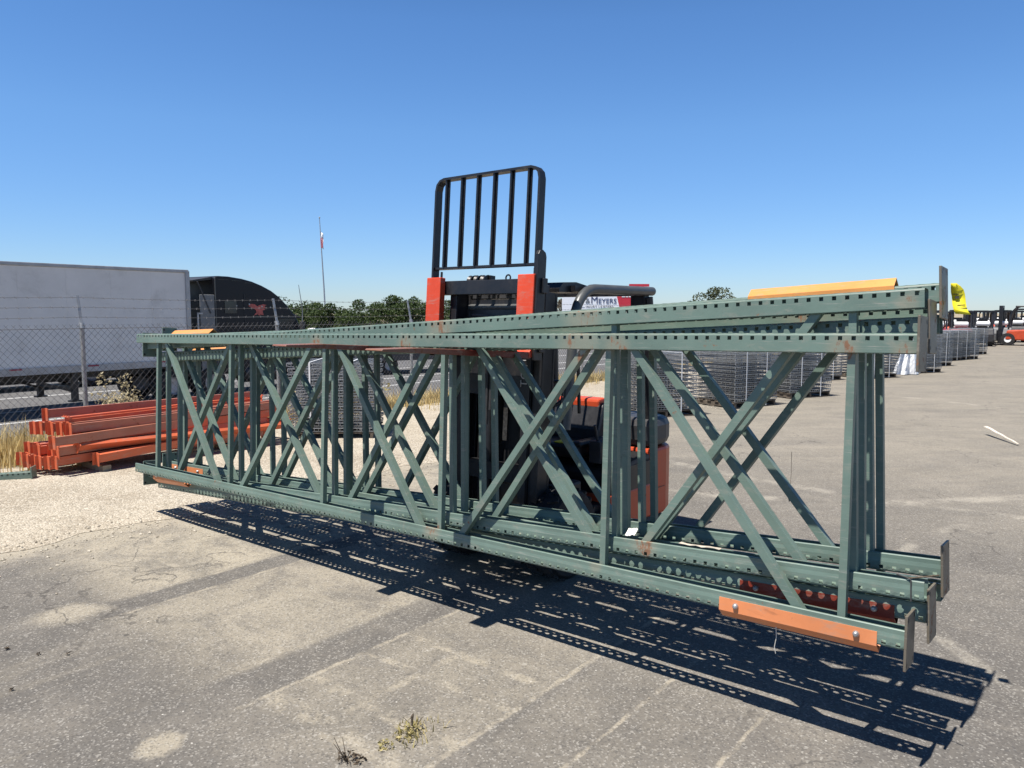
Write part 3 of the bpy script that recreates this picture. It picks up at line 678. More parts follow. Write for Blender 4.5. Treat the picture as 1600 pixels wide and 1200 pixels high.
for (pts, r) in (([(0.02, 0.70, 1.70), (0.10, 0.66, 1.715), (0.20, 0.66, 1.68), (0.27, 0.70, 1.60), (0.28, 0.72, 1.45)], 0.011), ([(-0.16, 0.65, 1.74), (-0.05, 0.63, 1.735), (0.06, 0.64, 1.72)], 0.008), ([(0.0, 0.69, 1.1), (0.0, 0.69, 1.72)], 0.012), ([(0.05, 0.69, 1.1), (0.05, 0.69, 1.74)], 0.012), ([(-0.03, 0.69, 1.0), (-0.03, 0.68, 1.66)], 0.011)):
    fb(MB().path(pts, r, 8), 'hydraulic_hose', M['dark'], True)
# overhead guard
def arc(c, r, a0, a1, n): return [(c[0], c[1] + r * math.cos(R(a0 + (a1 - a0) * i / n)), c[2] + r * math.sin(R(a0 + (a1 - a0) * i / n))) for i in range(n + 1)]
b = MB()
for s in (-1, 1):
    x = s * 0.47
    pts = [(x, 1.06, 1.05), (x, 1.09, 1.45)] + arc((x, 1.36, 1.70), 0.25, 180, 90, 8) + [(x, 2.32, 1.95)]
    pts = [(x, 0.98, 1.0), (x, 1.03, 1.38), (x, 1.07, 1.62)] + arc((x, 1.32, 1.685), 0.25, 180, 90, 8) + [(x, 2.14, 1.935)]
    b.path(pts, 0.034, 14)
og = fb(b, 'overhead_guard', M['tube'])
b = MB(); b.rng(-0.44, 0.44, 1.13, 1.23, 1.915, 1.955); b.rng(-0.44, 0.44, 2.02, 2.13, 1.90, 1.95)
for k in range(7): b.rng(-0.39 + k * 0.13 - 0.01, -0.39 + k * 0.13 + 0.01, 1.23, 2.02, 1.92, 1.95)
fb(b, 'guard_roof_bars', M['black'], parent=og)
b = MB(); b.prism([(1.00, 1.935), (1.05, 1.975), (1.20, 1.98), (1.36, 1.955), (1.36, 1.91), (1.0, 1.91)], -0.44, 0.40, 'x'); fb(b, 'guard_front_panel', M['black'], parent=og)
for s in (-1, 1):
    b = MB(); x = s * 0.455; b.path([(x, 2.10, 1.89), (x, 2.13, 1.70), (x, 2.15, 0.92)], 0.040, 10); fb(b, 'guard_rear_leg', M['black'], parent=og)
b = MB(); b.rng(0.335, 0.455, 2.05, 2.12, 1.68, 1.91); fb(b, 'rear_light_bar', M['black'], parent=og)
b = MB(); b.cyl((0.39, 2.05, 1.80), (0.39, 2.035, 1.80), 0.022, 12); fb(b, 'tail_lamp', M['maroon'], parent=og)
# body
b = MB(); b.prism([(1.02, 0.30), (1.02, 1.10), (1.14, 1.16), (1.26, 1.08), (1.24, 0.42), (1.60, 0.40), (1.60, 0.30)], -0.46, 0.16, 'x'); b.prism([(1.02, 0.30), (1.02, 0.62), (1.20, 0.62), (1.20, 0.42), (1.6, 0.40), (1.6, 0.30)], 0.162, 0.46, 'x'); fb(b, 'front_cowl', M['deepblack'], bevel=0.02)
b = MB(); b.rng(-0.52, 0.52, 1.0, 2.06, 0.16, 0.36); fb(b, 'chassis', M['deepblack'], bevel=0.02)
b = MB(); b.prism([(1.50, 0.36), (1.48, 0.60), (1.54, 0.66), (2.06, 0.70), (2.06, 0.36)], -0.53, 0.53, 'x'); fb(b, 'battery_hood', M['deepblack'], bevel=0.035)
b = MB(); b.rng(0.525, 0.541, 1.62, 2.05, 0.46, 0.64); fb(b, 'side_vent_recess', M['black'])
b = MB(); b.rng(-0.537, 0.537, 1.46, 2.066, 0.20, 0.46); fb(b, 'side_panel', M['flred'], bevel=0.012)
b = MB()   # counterweight, rounded in plan
plan = [(-0.53, 2.07), (0.53, 2.07), (0.535, 2.30), (0.51, 2.40), (0.45, 2.47), (0.34, 2.51), (-0.34, 2.51), (-0.45, 2.47), (-0.51, 2.40), (-0.535, 2.30)]
b.prism(plan, 0.18, 0.72, 'z'); cw = fb(b, 'counterweight', M['flred'], bevel=0.025)
b = MB(); b.prism([(x * 0.995, y - 0.004) for x, y in plan], 0.722, 0.95, 'z'); fb(b, 'counterweight_top', M['dark'], bevel=0.06, parent=cw)
b = MB(); b.rng(-0.537, 0.537, 2.10, 2.28, 0.40, 0.404); fb(b, 'panel_seam', M['black'], parent=cw)
b = MB(); b.rng(-0.25, 0.25, 1.46, 1.86, 0.70, 0.80); b.rng(-0.27, -0.18, 1.46, 1.86, 0.78, 0.83); b.rng(0.18, 0.27, 1.46, 1.86, 0.78, 0.83)
sm = fb(b, 'seat', M['seat'], bevel=0.03)
b = MB(); b.prism([(1.74, 0.78), (1.84, 0.78), (1.93, 1.04), (1.90, 1.08), (1.83, 1.07), (1.75, 0.88)], -0.24, 0.24, 'x'); fb(b, 'seat_back', M['seat'], bevel=0.03, parent=sm)
b = MB(); b.prism([(1.82, 1.03), (1.925, 1.05), (1.93, 1.115), (1.82, 1.105)], -0.20, 0.20, 'x'); fb(b, 'seat_trim', M['flred'], bevel=0.02, parent=sm)
b = MB(); b.rng(0.02, 0.24, 1.48, 1.58, 0.802, 0.808); fb(b, 'manual_pouch', M['tag'], parent=sm)
b = MB(); b.rng(0.32, 0.42, 1.50, 1.80, 0.68, 0.84); b.cyl((0.37, 1.54, 0.84), (0.37, 1.50, 0.96), 0.012, 8); fb(b, 'armrest_console', M['dark'], bevel=0.01)
b = MB(); b.path([(0.44, 1.52, 0.66), (0.45, 1.52, 0.80), (0.45, 1.60, 0.86), (0.45, 1.70, 0.84)], 0.016, 8); fb(b, 'hip_rail', M['tube'])
b = MB(); Mr = Matrix.Rotation(R(35), 3, 'X')
ringp = [Vector((0.0, 1.42, 1.16)) + Mr @ Vector((0.165 * math.cos(t), 0.165 * math.sin(t), 0)) for t in [2*math.pi*k/24 for k in range(25)]]
b.path(ringp, 0.014, 8); sw = fb(b, 'steering_wheel', M['seat'])
b = MB(); b.cyl((0, 1.24, 0.95), (0, 1.42, 1.15), 0.035, 10)
for t in (0.3, 2.4, 4.5): b.bar(Vector((0, 1.42, 1.155)), Vector((0, 1.42, 1.16)) + Mr @ Vector((0.16 * math.cos(t), 0.16 * math.sin(t), 0)), 0.02, 0.012)
fb(b, 'steering_column', M['dark'], parent=sw)
for k in range(4):
    b = MB(); x = 0.10 + 0.05 * k; b.path([(x, 1.22, 1.06), (x, 1.25, 1.18), (x, 1.27, 1.22)], [0.006, 0.006, 0.013], 8); fb(b, 'control_lever', M['black'])
b = MB(); b.path([(0.50, 1.10, 1.10), (0.505, 1.08, 1.3), (0.50, 1.08, 1.5)], 0.012, 8); fb(b, 'grab_handle', M['black'])
def wheel(name, x, y, r, w, s):
    root = bpy.data.objects.new(name, None); COL.objects.link(root); root.parent = FL; root.location = Vector((x, y, r)) - OFF
    b = MB(); prof = [(r * 0.60, -w/2), (r * 0.92, -w/2), (r * 0.985, -w*0.40), (r, -w*0.25), (r, w*0.25), (r * 0.985, w*0.40), (r * 0.92, w/2), (r * 0.60, w/2)]
    b.lathe(prof, 36)
    for k in range(22):
        t = 2 * math.pi * k / 22; Mq = Matrix.Rotation(t, 3, 'X')
        for sd in (-1, 1): b.box(Mq @ Vector((sd * w * 0.27, 0, r + 0.002)), (w * 0.34, r * 0.14, 0.016), Mq @ Matrix.Rotation(sd * 0.35, 3, 'Z'))
    b.build('tyre', M['rubber'], root)
    b = MB(); b.lathe([(r * 0.60, -w*0.35), (r * 0.5, -w*0.1), (r * 0.2, -w*0.05), (r * 0.2, w*0.05), (r * 0.5, w*0.1), (r * 0.60, w*0.35)], 24)
    b.lathe([(0.0, s * w * 0.30), (r * 0.18, s * w * 0.30), (r * 0.2, 0.0)], 16)
    b.build('rim', M['grey'], root)
for s in (-1, 1):
    wheel('front_wheel', s * 0.43, 0.98, 0.30, 0.22, s); wheel('rear_wheel', s * 0.42, 2.10, 0.22, 0.16, s)
b = MB(); b.cyl((-0.4, 0.98, 0.28), (0.4, 0.98, 0.28), 0.09, 12); b.rng(-0.28, 0.28, 0.86, 1.1, 0.16, 0.6); fb(b, 'drive_axle', M['black'])
def text_mesh(body, size, mat, depth=0.001, spacing=1.0):
    cu = bpy.data.curves.new('lettering', 'FONT'); cu.body = body; cu.size = size; cu.extrude = depth; cu.space_character = spacing; cu.align_x = 'CENTER'; cu.align_y = 'CENTER'
    ob = bpy.data.objects.new('tmp_text', cu); COL.objects.link(ob); dg = bpy.context.evaluated_depsgraph_get(); dg.update()
    me = bpy.data.meshes.new_from_object(ob.evaluated_get(dg)); bpy.data.objects.remove(ob); bpy.data.curves.remove(cu)
    me.materials.clear(); me.materials.append(mat); me.name = 'lettering'; return me
def place_text(body, size, mat, M4, parent=None, depth=0.001, spacing=1.0, name='lettering'):
    me = text_mesh(body, size, mat, depth, spacing); me.transform(M4); o = bpy.data.objects.new(name, me); COL.objects.link(o); o.parent = parent; return o
# brand letters up the right mast channel (reads upward)
pl = Vector((0.262, 0.7125, 1.44)); R3 = Matrix(((0, -1, 0), (0, 0, -1), (1, 0, 0)))  # text x -> +z, text y -> -x, normal -> -y
M4 = R3.to_4x4(); M4.translation = pl
mt = text_mesh('TOYOTA', 0.078, M['letters_grey'], 0.001, 1.1)
mt.transform(M4); mt.transform(Matrix.Translation((0, 0, 0)))
for vtx in mt.vertices: vtx.co = tl(Vector(vtx.co))
o = bpy.data.objects.new('mast_lettering', mt); COL.objects.link(o); o.parent = FL

# ------------------------------------------------------------------ wire deck bundles
def deck_mesh(W, D):
    b = MB()
    for y in (0, D): b.rng(0, W, y - 0.005, y + 0.005, -0.008, 0.006); b.rng(0, W, y - 0.005, y + 0.005, -0.048, -0.040)
    for k in range(int(W / 0.058) + 1):
        x = W * k / int(W / 0.058); b.rng(x - 0.003, x + 0.003, 0, D, -0.001, 0.005)
        for y in (-0.006, D + 0.006): b.rng(x - 0.003, x + 0.003, y - 0.003, y + 0.003, -0.046, 0.004)
    for k in range(1, 9): y = D * k / 9; b.rng(0, W, y - 0.003, y + 0.003, -0.007, -0.001)
    for k in range(3):
        x = W * (0.16 + 0.34 * k); b.rng(x - 0.018, x + 0.018, 0.01, D - 0.01, -0.030, -0.007)
    for x in (0, W): b.rng(x - 0.003, x + 0.003, 0, D, -0.034, -0.028); b.rng(x - 0.003, x + 0.003, 0, D, -0.004, 0.004)
    for k in range(int(D / 0.10) + 1):
        y = D * k / int(D / 0.10)
        for x in (-0.005, W + 0.005): b.rng(x - 0.003, x + 0.003, y - 0.003, y + 0.003, -0.036, 0.004)
    me = b.mesh('wire_deck', fix=False); me.materials.append(M['wiregrey']); return me
DW, DD = 1.17, 1.06
DECK = deck_mesh(DW, DD)
def pallet_mesh():
    b = MB()
    for k in range(6): y = 0.05 + k * (DD - 0.1) / 5; b.rng(0.0, DW, y - 0.045, y + 0.045, 0.095, 0.115)
    for x in (0.04, DW / 2, DW - 0.04): b.rng(x - 0.02, x + 0.02, 0, DD, 0.022, 0.094)
    for y in (0.05, DD / 2, DD - 0.05): b.rng(0, DW, y - 0.05, y + 0.05, 0.0, 0.021)
    me = b.mesh('pallet', fix=False); me.materials.append(M['pallet']); return me
PALLET = pallet_mesh()
def strap_mesh(x, h):
    b = MB(); t = 0.0015; w = 0.010
    b.rng(x - w, x + w, -0.016, -0.013, 0.02, h + 0.008); b.rng(x - w, x + w, DD + 0.013, DD + 0.016, 0.02, h + 0.008); b.rng(x - w, x + w, -0.016, DD + 0.016, h + 0.008, h + 0.011)
    me = b.mesh('strap', fix=False); me.materials.append(M['tank']); return me
STR = {}
def bundle(x, y, ang, layers, label):
    """(x, y) is the front left bottom corner"""
    root = thing('wire_deck_bundle', label, 'wire deck stack', (x, y, 0), R(ang), 'strapped stacks of wire decking on pallets')
    link_mesh('pallet', PALLET, root)
    rq = random.Random(int(x * 100))
    for k in range(layers):
        o = link_mesh('wire_deck', DECK, root, (rq.uniform(-0.008, 0.008), rq.uniform(-0.008, 0.008), 0.175 + k * 0.075))
        o.rotation_euler = (rq.uniform(-0.004, 0.004), rq.uniform(-0.006, 0.006), rq.uniform(-0.004, 0.004))
    h = 0.175 + (layers - 1) * 0.075 + 0.004
    if layers not in STR: STR[layers] = [strap_mesh(0.30, h), strap_mesh(0.86, h)]
    for m_ in STR[layers]: link_mesh('strap', m_, root)
    return root
def from_right(x, y, ang): c, s = math.cos(R(ang)), math.sin(R(ang)); return x - DW * c, y - DW * s
BL = []
BL.append(bundle(-3.08, 10.50, 3, 13, 'wire deck stack standing alone by the dry gravel, behind the left half of the frames'))
x, y = from_right(3.16, 13.10, 22); bundle(x, y, 22, 13, 'wire deck stack just right of the forklift, first of the long row')
bundle(4.07, 13.96, 33, 13, 'wire deck stack with its wire grid end turned to the left, second of the row')
bundle(5.68, 15.60, 27, 12, 'wire deck stack third in the row, partly hidden by the pair of thick diagonals')
bundle(7.55, 19.55, 24, 11, 'small looking wire deck stack set back beside the frames near their right struts')
bundle(9.35, 20.25, 24, 12, 'wire deck stack seen through the gap between the right end struts')
bundle(11.50, 22.02, 22, 12, 'wire deck stack with white plastic sheet hanging on its left end')
bundle(13.42, 24.75, 25, 13, 'wire deck stack behind the one with the plastic sheet, before the paired stacks')
bundle(15.45, 27.45, 32, 13, 'left one of two wire deck stacks set tightly side by side')
bundle(16.55, 28.25, 32, 13, 'right one of two wire deck stacks set tightly side by side')
bundle(18.90, 31.60, 30, 13, 'farthest wire deck stack, at the right end of the row')
# plastic sheet draped on one bundle
b = MB(); nx, nz = 14, 10; bx, by = 11.18, 21.75; q = random.Random(2)
for j in range(nz + 1):
    for i in range(nx + 1):
        f = i / nx; h = j / nz
        wdt = 0.18 + 0.72 * (1 - h) ** 0.8; z = 1.05 * h
        fold = 0.06 * math.sin(f * 17 + h * 2) * (1 - h * 0.5) + q.uniform(-0.015, 0.015)
        px = bx - 0.10 + (f - 0.5) * wdt + 0.15 * h; py = by - 0.10 - fold - 0.10 * (1 - h) + 0.25 * (f - 0.5) * wdt
        b.v.append((px, py, 0.02 + z))
for j in range(nz):
    for i in range(nx): k = j * (nx + 1) + i; b.f.append((k, k + 1, k + nx + 2, k + nx + 1)); b.sm.append(False)
o = b.build('plastic_sheet', M['plastic']); tag(o, 'crumpled white plastic sheet hanging off a wire deck stack', 'plastic sheet'); mo = o.modifiers.new('t', 'SOLIDIFY'); mo.thickness = 0.003

# ------------------------------------------------------------------ stack of orange beams
def beam_meshes(L):
    b = MB(); b.prism([(-0.032, 0.0), (0.032, 0.0), (0.032, 0.060), (0.010, 0.060), (0.010, 0.092), (-0.032, 0.092)], 0.004, L - 0.004, 'x')
    bm_ = b.mesh('beam_tube'); c = []
    for x, s in ((0, -1), (L, 1)):
        b = MB(); b.rng(x - 0.003 - (0.004 if s < 0 else 0), x + 0.003, -0.040, 0.036, -0.040, 0.105); b.rng(min(x, x + s * 0.04), max(x, x + s * 0.04), 0.032, 0.036, -0.040, 0.105)
        for z in (-0.02, 0.03, 0.08): b.cyl((x + s * 0.02, 0.036, z), (x + s * 0.02, 0.050, z), 0.008, 8)
        c.append(b.mesh('end_connector'))
    return bm_, c
BT, BC = beam_meshes(2.55)
for me in [BT] + BC: me.materials.append(M['beam'])
BT2 = BT.copy(); BT2.materials.clear(); BT2.materials.append(M['beam_dull'])
q = random.Random(21)
ordn = ['nearest', 'second', 'third', 'fourth', 'fifth', 'sixth', 'seventh', 'eighth']
layers = [(0.135, 8, 'bottom layer', 0.02, 0.004), (0.245, 7, 'second layer up', 0.06, 0.014), (0.350, 4, 'loose middle layer', 0.36, 0.032), (0.475, 7, 'upper layer', 0.18, 0.0)]
def make_beam(label, v, u, z, rz, ry, rx, dull):
    rt = thing('rack_beam', label, 'rack beam', yard(v, u, z), math.pi / 2 - YAW + rz, 'orange rack beams piled on the gravel')
    rt.rotation_euler = (rx, ry, math.pi / 2 - YAW + rz)
    link_mesh('beam_tube', BT2 if dull else BT, rt)
    for m_ in BC: link_mesh('end_connector', m_, rt)
    return rt
for (z, n, nm, du, slope) in layers:
    for k in range(n):
        v = -8.27 - k * 0.083 + q.uniform(-0.010, 0.010)
        lab = f'orange rack beam in the {nm} of the pile, {ordn[k]} from the camera side'
        make_beam(lab, v, 0.06 + du - k * 0.022 + q.uniform(-0.06, 0.06), z + q.uniform(-0.006, 0.006), q.uniform(-0.04, 0.04), -slope + q.uniform(-0.016, 0.016), q.choice([0, 0, 0, math.pi / 2 * 0]), q.random() < 0.35)
make_beam('single orange rack beam lying on top of the whole pile', -8.72, 0.20, 0.605, -0.02, 0.0, 0.0, True)
make_beam('orange rack beam leaning slantwise against the front of the pile', -8.12, 0.46, 0.14, 0.05, -0.04, 0.2, False)
make_beam('orange rack beam skewed across the upper layer toward the fence', -8.45, 0.30, 0.60, 0.10, 0.0, 1.57, False)
make_beam('faded orange rack beam with its near end sticking out below the upper layer', -8.16, 0.05, 0.37, 0.06, -0.015, 0.0, True)
make_beam('orange rack beam tipped on edge between the lower layers', -8.22, 0.30, 0.30, -0.03, 0.02, 0.8, False)
for k, (u, w) in enumerate(((0.55, 0.09), (2.15, 0.09))):
    b = MB(); b.rng(-0.45, 0.45, -w / 2, w / 2, 0.02, 0.092)
    o = b.build('timber_block', M['wood'], bevel=0.004); o.location = yard(-8.55, u); o.rotation_euler = (0, 0, -YAW)
    tag(o, ['timber block under the left end of the orange beams', 'timber block under the right end of the orange beams'][k], 'timber', 'timber blocks under the beams')
# rack post lying on the gravel at the far left
pc = bpy.data.objects.new('fallen_rack_post', None); COL.objects.link(pc); pc.location = yard(-8.33, -0.12, 0.10); pc.rotation_euler = (0, R(-2), R(13))
tag(pc, 'pale green rack post lying on the gravel at the left edge', 'rack post')
o = link_mesh('column', column_mesh(2.4, 0, False, 'column', 1), pc); mo = o.modifiers.new('thickness', 'SOLIDIFY'); mo.thickness = 0.0024; mo.offset = -1
b = MB(); b.rng(0.0, 0.010, -0.03, 0.11, -0.125, 0.05); b.build('base_plate', M['green'], pc)

# ------------------------------------------------------------------ chain-link fence
fence = thing('chain_link_fence', 'chain-link fence with three barbed wires along the gravel strip', 'fence', yard(-10, 10), math.pi / 2 - YAW)
FU0, FU1, FZ = -14.0, 24.0, 1.58
b = MB(); pitch = 0.082; r = 0.0022; nW = int((FU1 - FU0) / pitch); run = FZ - 0.04
for sdir in (1, -1):
    for k in range(-int(run / pitch) - 1, nW + int(run / pitch) + 1):
        xa = FU0 + k * pitch; xb = xa + sdir * run * 0.92
        za, zb = 0.04, FZ
        if sdir > 0 and (xb < FU0 or xa > FU1): continue
        if sdir < 0 and (xa < FU0 or xb > FU1): continue
        y = 0.004 * sdir
        d = Vector((xb - xa, 0, zb - za)).normalized(); nrm = Vector((-d.z, 0, d.x)) * r
        p0 = Vector((xa - 10, y, za)); p1 = Vector((xb - 10, y, zb + 0.035))
        yy = Vector((0, r, 0))
        b.add([p0 + nrm, p0 - nrm * 0.5 + yy, p0 - nrm * 0.5 - yy, p1 + nrm, p1 - nrm * 0.5 + yy, p1 - nrm * 0.5 - yy], [(0, 1, 4, 3), (1, 2, 5, 4), (2, 0, 3, 5)])
b.build('fence_mesh', M['fencewire'], fence, fix=False)
b = MB(); b.path([(FU0 - 10, 0.01, FZ - 0.02), (FU1 - 10, 0.01, FZ - 0.02)], 0.004, 5); b.build('tension_wire', M['fencewire'], fence)
for i, (z, y) in enumerate(((FZ + 0.13, 0.04), (FZ + 0.26, 0.08), (FZ + 0.385, 0.115))):
    b = MB(); pts = []
    n = 80
    for k in range(n + 1):
        x = FU0 + (FU1 - FU0) * k / n; sag = -0.02 * math.sin(((x - 1.15) / 2.95 % 1) * math.pi); pts.append((x - 10, y, z + sag))
    b.path(pts, 0.0025, 4)
    for k in range(int((FU1 - FU0) / 0.13)):
        x = FU0 + k * 0.13; sag = -0.02 * math.sin(((x - 1.15) / 2.95 % 1) * math.pi)
        b.bar((x - 10.012, y - 0.012, z + sag - 0.014), (x - 9.988, y + 0.012, z + sag + 0.014), 0.0025, 0.0025); b.bar((x - 10.012, y + 0.012, z + sag + 0.014), (x - 9.988, y - 0.012, z + sag - 0.014), 0.0025, 0.0025)
    b.build('barbed_wire', M['fencewire'], fence, fix=False)
for k in range(-5, 8):
    u = 1.15 + 2.95 * k; b = MB(); b.cyl((u - 10, 0.035, -0.1), (u - 10, 0.035, FZ + 0.02), 0.029, 12); po = b.build('fence_post', M['post'], fence)
    b = MB(); b.path([(u - 10, 0.03, FZ - 0.02), (u - 10, 0.045, FZ + 0.05)], 0.034, 10); b.bar((u - 10, 0.035, FZ + 0.03), (u - 10.0, 0.125, FZ + 0.41), 0.038, 0.010, up=(0, 1, 0)); b.build('barb_arm', M['post'], po)

# ------------------------------------------------------------------ plants
def blades(b, c, n, spread, h, q, lean=0.35, w=0.006):
    for i in range(n):
        p = c + Vector((q.gauss(0, spread), q.gauss(0, spread), 0)); a = q.uniform(0, 6.28); hh = h * q.uniform(0.5, 1.15)
        d = Vector((math.cos(a), math.sin(a), 0)); s = Vector((-d.y, d.x, 0)) * w * q.uniform(0.6, 1.5); le = q.uniform(0, lean) * hh
        m_ = p + d * le * 0.35 + Vector((0, 0, hh * 0.55)); t_ = p + d * le + Vector((0, 0, hh))
        b.add([p - s, p + s, m_ + s * 0.7, m_ - s * 0.7, t_], [(0, 1, 2, 3), (3, 2, 4)])
q = random.Random(31)
b = MB()
for i in range(1500):
    u = q.uniform(-4.5, 14); v = -9.95 + q.gauss(-0.1, 0.28)
    if u < 1.0: v = -9.6 + q.gauss(-0.1, 0.35)
    hh = 0.42 if u < 0.8 else 0.20
    blades(b, yard(v, u, 0), 7, 0.05, hh * q.uniform(0.6, 1.2), q)
for i in range(3600):
    u = q.uniform(-4, 40); v = q.uniform(-16.2, -10.3); blades(b, yard(v, u, profile_z(v)), 5, 0.12, 0.30 * q.uniform(0.4, 1.3), q, 0.6, 0.008)
for i in range(700):
    u = q.uniform(-2.5, 0.5); v = q.uniform(-10.3, -9.15); blades(b, yard(v, u, 0), 7, 0.05, 0.34 * q.uniform(0.5, 1.3), q)
tag(b.build('dry_grass', M['dry'], fix=False), 'dry yellow grass along the foot of the chain-link fence', 'grass', kind='stuff')
def leaf_cloud(b, centers, n, size, q, squash=1.0):
    for i in range(n):
        c, r = q.choice(centers)
        while True:
            p = Vector((q.uniform(-1, 1), q.uniform(-1, 1), q.uniform(-1, 1)))
            if 0.15 < p.length < 1: break
        p = p * (p.length ** -0.35); p = Vector((p.x * r, p.y * r, p.z * r * squash)) + c
        nrm = Vector((q.gauss(0, 1), q.gauss(0, 1), q.gauss(0.5, 1))).normalized(); t1 = nrm.orthogonal().normalized(); t1 = Matrix.Rotation(q.uniform(0, 6.28), 3, nrm) @ t1; t2 = nrm.cross(t1)
        s = size * q.uniform(0.6, 1.4)
        b.add([p - t1 * s, p - t2 * s * 0.45 + nrm * s * 0.1, p + t1 * s, p + t2 * s * 0.45 + nrm * s * 0.1], [(0, 1, 2, 3)])
def tree(x, y, z, h, w, label, q, mat='leaf', n=2600, leaf=0.16, clumps=16, group='trees across the road', low=0.22):
    rt = thing('tree', label, 'tree', (x, y, z), q.uniform(0, 6), group)
    cs = []
    for i in range(clumps):
        a = q.uniform(0, 6.28); rr_ = w * 0.5 * math.sqrt(q.random()) * 0.85; hh = h * q.uniform(low + 0.08, 0.86) ; k = 1 - 0.45 * max(0, (hh / h - 0.55)) / 0.45
        cs.append((Vector((rr_ * k * math.cos(a), rr_ * k * math.sin(a), hh)), w * q.uniform(0.13, 0.24)))
    cs.append((Vector((0, 0, h * 0.9)), w * 0.12))
    b = MB(); b.path([(0, 0, -0.1), (0.02 * h, 0, h * 0.25), (0, 0.02 * h, h * 0.55), (0.01 * h, 0, h * 0.8)], [0.035 * h, 0.027 * h, 0.016 * h, 0.005 * h], 8)
    for (c, r) in cs[:9]:
        z0 = min(h * 0.6, max(h * 0.15, c.z - 0.25 * h)); b.path([(0.01 * h, 0.01 * h, z0), tuple(Vector((0, 0, z0)).lerp(c, 0.55) + Vector((0, 0, 0.03 * h))), tuple(c)], [0.014 * h, 0.009 * h, 0.003 * h], 5)
    b.build('trunk', M['bark'], rt)
    b = MB(); leaf_cloud(b, cs, n, leaf, q, 0.85); b.build('crown', M[mat], rt, fix=False)
    return rt
q = random.Random(77)
TR = [(-19.0, 62, 4.6, 5.0, 'rounded green tree just right of the black truck roof'), (-16.6, 66, 4.2, 4.6, 'lower green tree under the tall flagpole'), (-14.6, 62, 4.1, 4.2, 'green tree right of the flagpole, left of the gap in the tree line'),
      (-11.9, 60, 4.4, 4.4, 'green tree just right of the gap in the tree line'), (-9.6, 62, 4.9, 4.6, 'taller bushy tree left of the red fork'), (-7.6, 60, 4.7, 4.2, 'dark green tree seen behind the left red fork'), (-5.4, 64, 4.4, 4.6, 'green tree seen between the two red forks'), (-12.9, 66, 3.2, 3.4, 'low shrubby tree filling the gap in the tree line')]
for (x, y, h, w, lab) in TR: tree(x, y, -1.03, h * 0.84, w, lab, q, n=8000, leaf=0.10, clumps=26, low=0.0)
tree(13.0, 50, 0, 3.35, 3.6, 'small grey-green tree rising above the right end of the load', q, 'leaf2', 5000, 0.085, 18, group='trees behind the yard', low=0.05)
for (x, h, lab) in ((4.6, 2.9, 'bare brownish far tree left of the guard leg'), (7.6, 3.6, 'brownish far tree behind the forklift guard'), (9.6, 3.0, 'far brownish tree at the foot of the billboard')):
    tree(x, 118, 0, h, 4.5, lab, q, 'brownleaf', 1500, 0.22, 12, group='trees behind the yard', low=0.0)
def bush(x, y, z, h, w, n, mat, label, leaf=0.035, cat='bush', name='bush'):
    rt = thing(name, label, cat, (x, y, z), 0)
    b = MB(); cs = []
    for i in range(12):
        a = q.uniform(0, 6.28); tip = Vector((w * 0.5 * math.cos(a) * q.uniform(0.3, 1), w * 0.5 * math.sin(a) * q.uniform(0.3, 1), h * q.uniform(0.5, 1)))
        b.path([(0, 0, 0), tuple(tip * 0.5 + Vector((0, 0, 0.1 * h))), tuple(tip)], [0.010, 0.007, 0.003], 5); cs.append((tip, w * 0.16)); cs.append((tip * 0.65, w * 0.14))
    b.build('stems', M['bark'], rt); b = MB(); leaf_cloud(b, cs, n, leaf, q, 1.1); b.build('leaves', M[mat], rt, fix=False); return rt
p = yard(-12.0, 3.0, profile_z(-12)); bush(-6.55, 12.6, -0.30, 1.05, 0.75, 900, 'drybush', 'pale dry bush behind the fence under the trailer', 0.028)
p = yard(-9.4, 5.4); bush(p.x, p.y, 0, 0.75, 0.8, 600, 'weed', 'yellow-green weed clump by the fence, left of the forklift mast', 0.03, 'weed')
p = yard(-9.5, 4.3); bush(p.x, p.y, 0, 0.5, 0.7, 450, 'weed', 'low yellow-green weed behind the single wire deck stack', 0.03, 'weed')
p = yard(-9.6, 2.5); bush(p.x, p.y, 0, 0.5, 0.5, 300, 'drybush', 'small straw-coloured bush behind the orange beams', 0.025)
# weeds in the asphalt joints, foreground
w = thing('weed', 'yellow-green weed growing from the pavement joint in the foreground', 'weed', yard(-1.66, -1.03), 0)
b = MB(); q = random.Random(8)
for i in range(38):
    c = Vector((q.gauss(0, 0.035), q.gauss(0, 0.028), 0)) + (Vector(NV) * q.gauss(0, 0.04))
    blades(b, c, 3, 0.012, 0.038 * q.uniform(0.4, 1.2), q, 1.2, 0.003)
leaf_cloud(b, [(Vector((0.01, 0.02, 0.025)), 0.05), (Vector((-0.03, -0.03, 0.015)), 0.04), (Vector((-0.09, -0.10, 0.008)), 0.04)], 150, 0.009, q, 0.5)
b.build('weed_leaves', M['weed'], w, fix=False)
b = MB()
for k in range(4): b.path([(0, 0, 0), (q.uniform(-0.03, 0.03), q.uniform(-0.03, 0.03), 0.03), (q.uniform(-0.05, 0.05), q.uniform(-0.05, 0.05), 0.06)], [0.002, 0.0015, 0.001], 5)
b.path([(0.0, 0.01, 0.03), (0.0, 0.012, 0.07), (0.006, 0.012, 0.085)], [0.003, 0.007, 0.002], 6)
b.build('weed_stems', M['bark'], w)
w = thing('weed', 'dark dried weed stalk at the bottom edge of the picture', 'weed', yard(-1.72, -1.33), 0)
b = MB()
for k in range(9):
    a = q.uniform(0, 6.28); b.path([(0, 0, 0), (0.02 * math.cos(a), 0.02 * math.sin(a), 0.03), (0.05 * math.cos(a), 0.05 * math.sin(a), q.uniform(0.01, 0.10))], [0.003, 0.002, 0.001], 5)
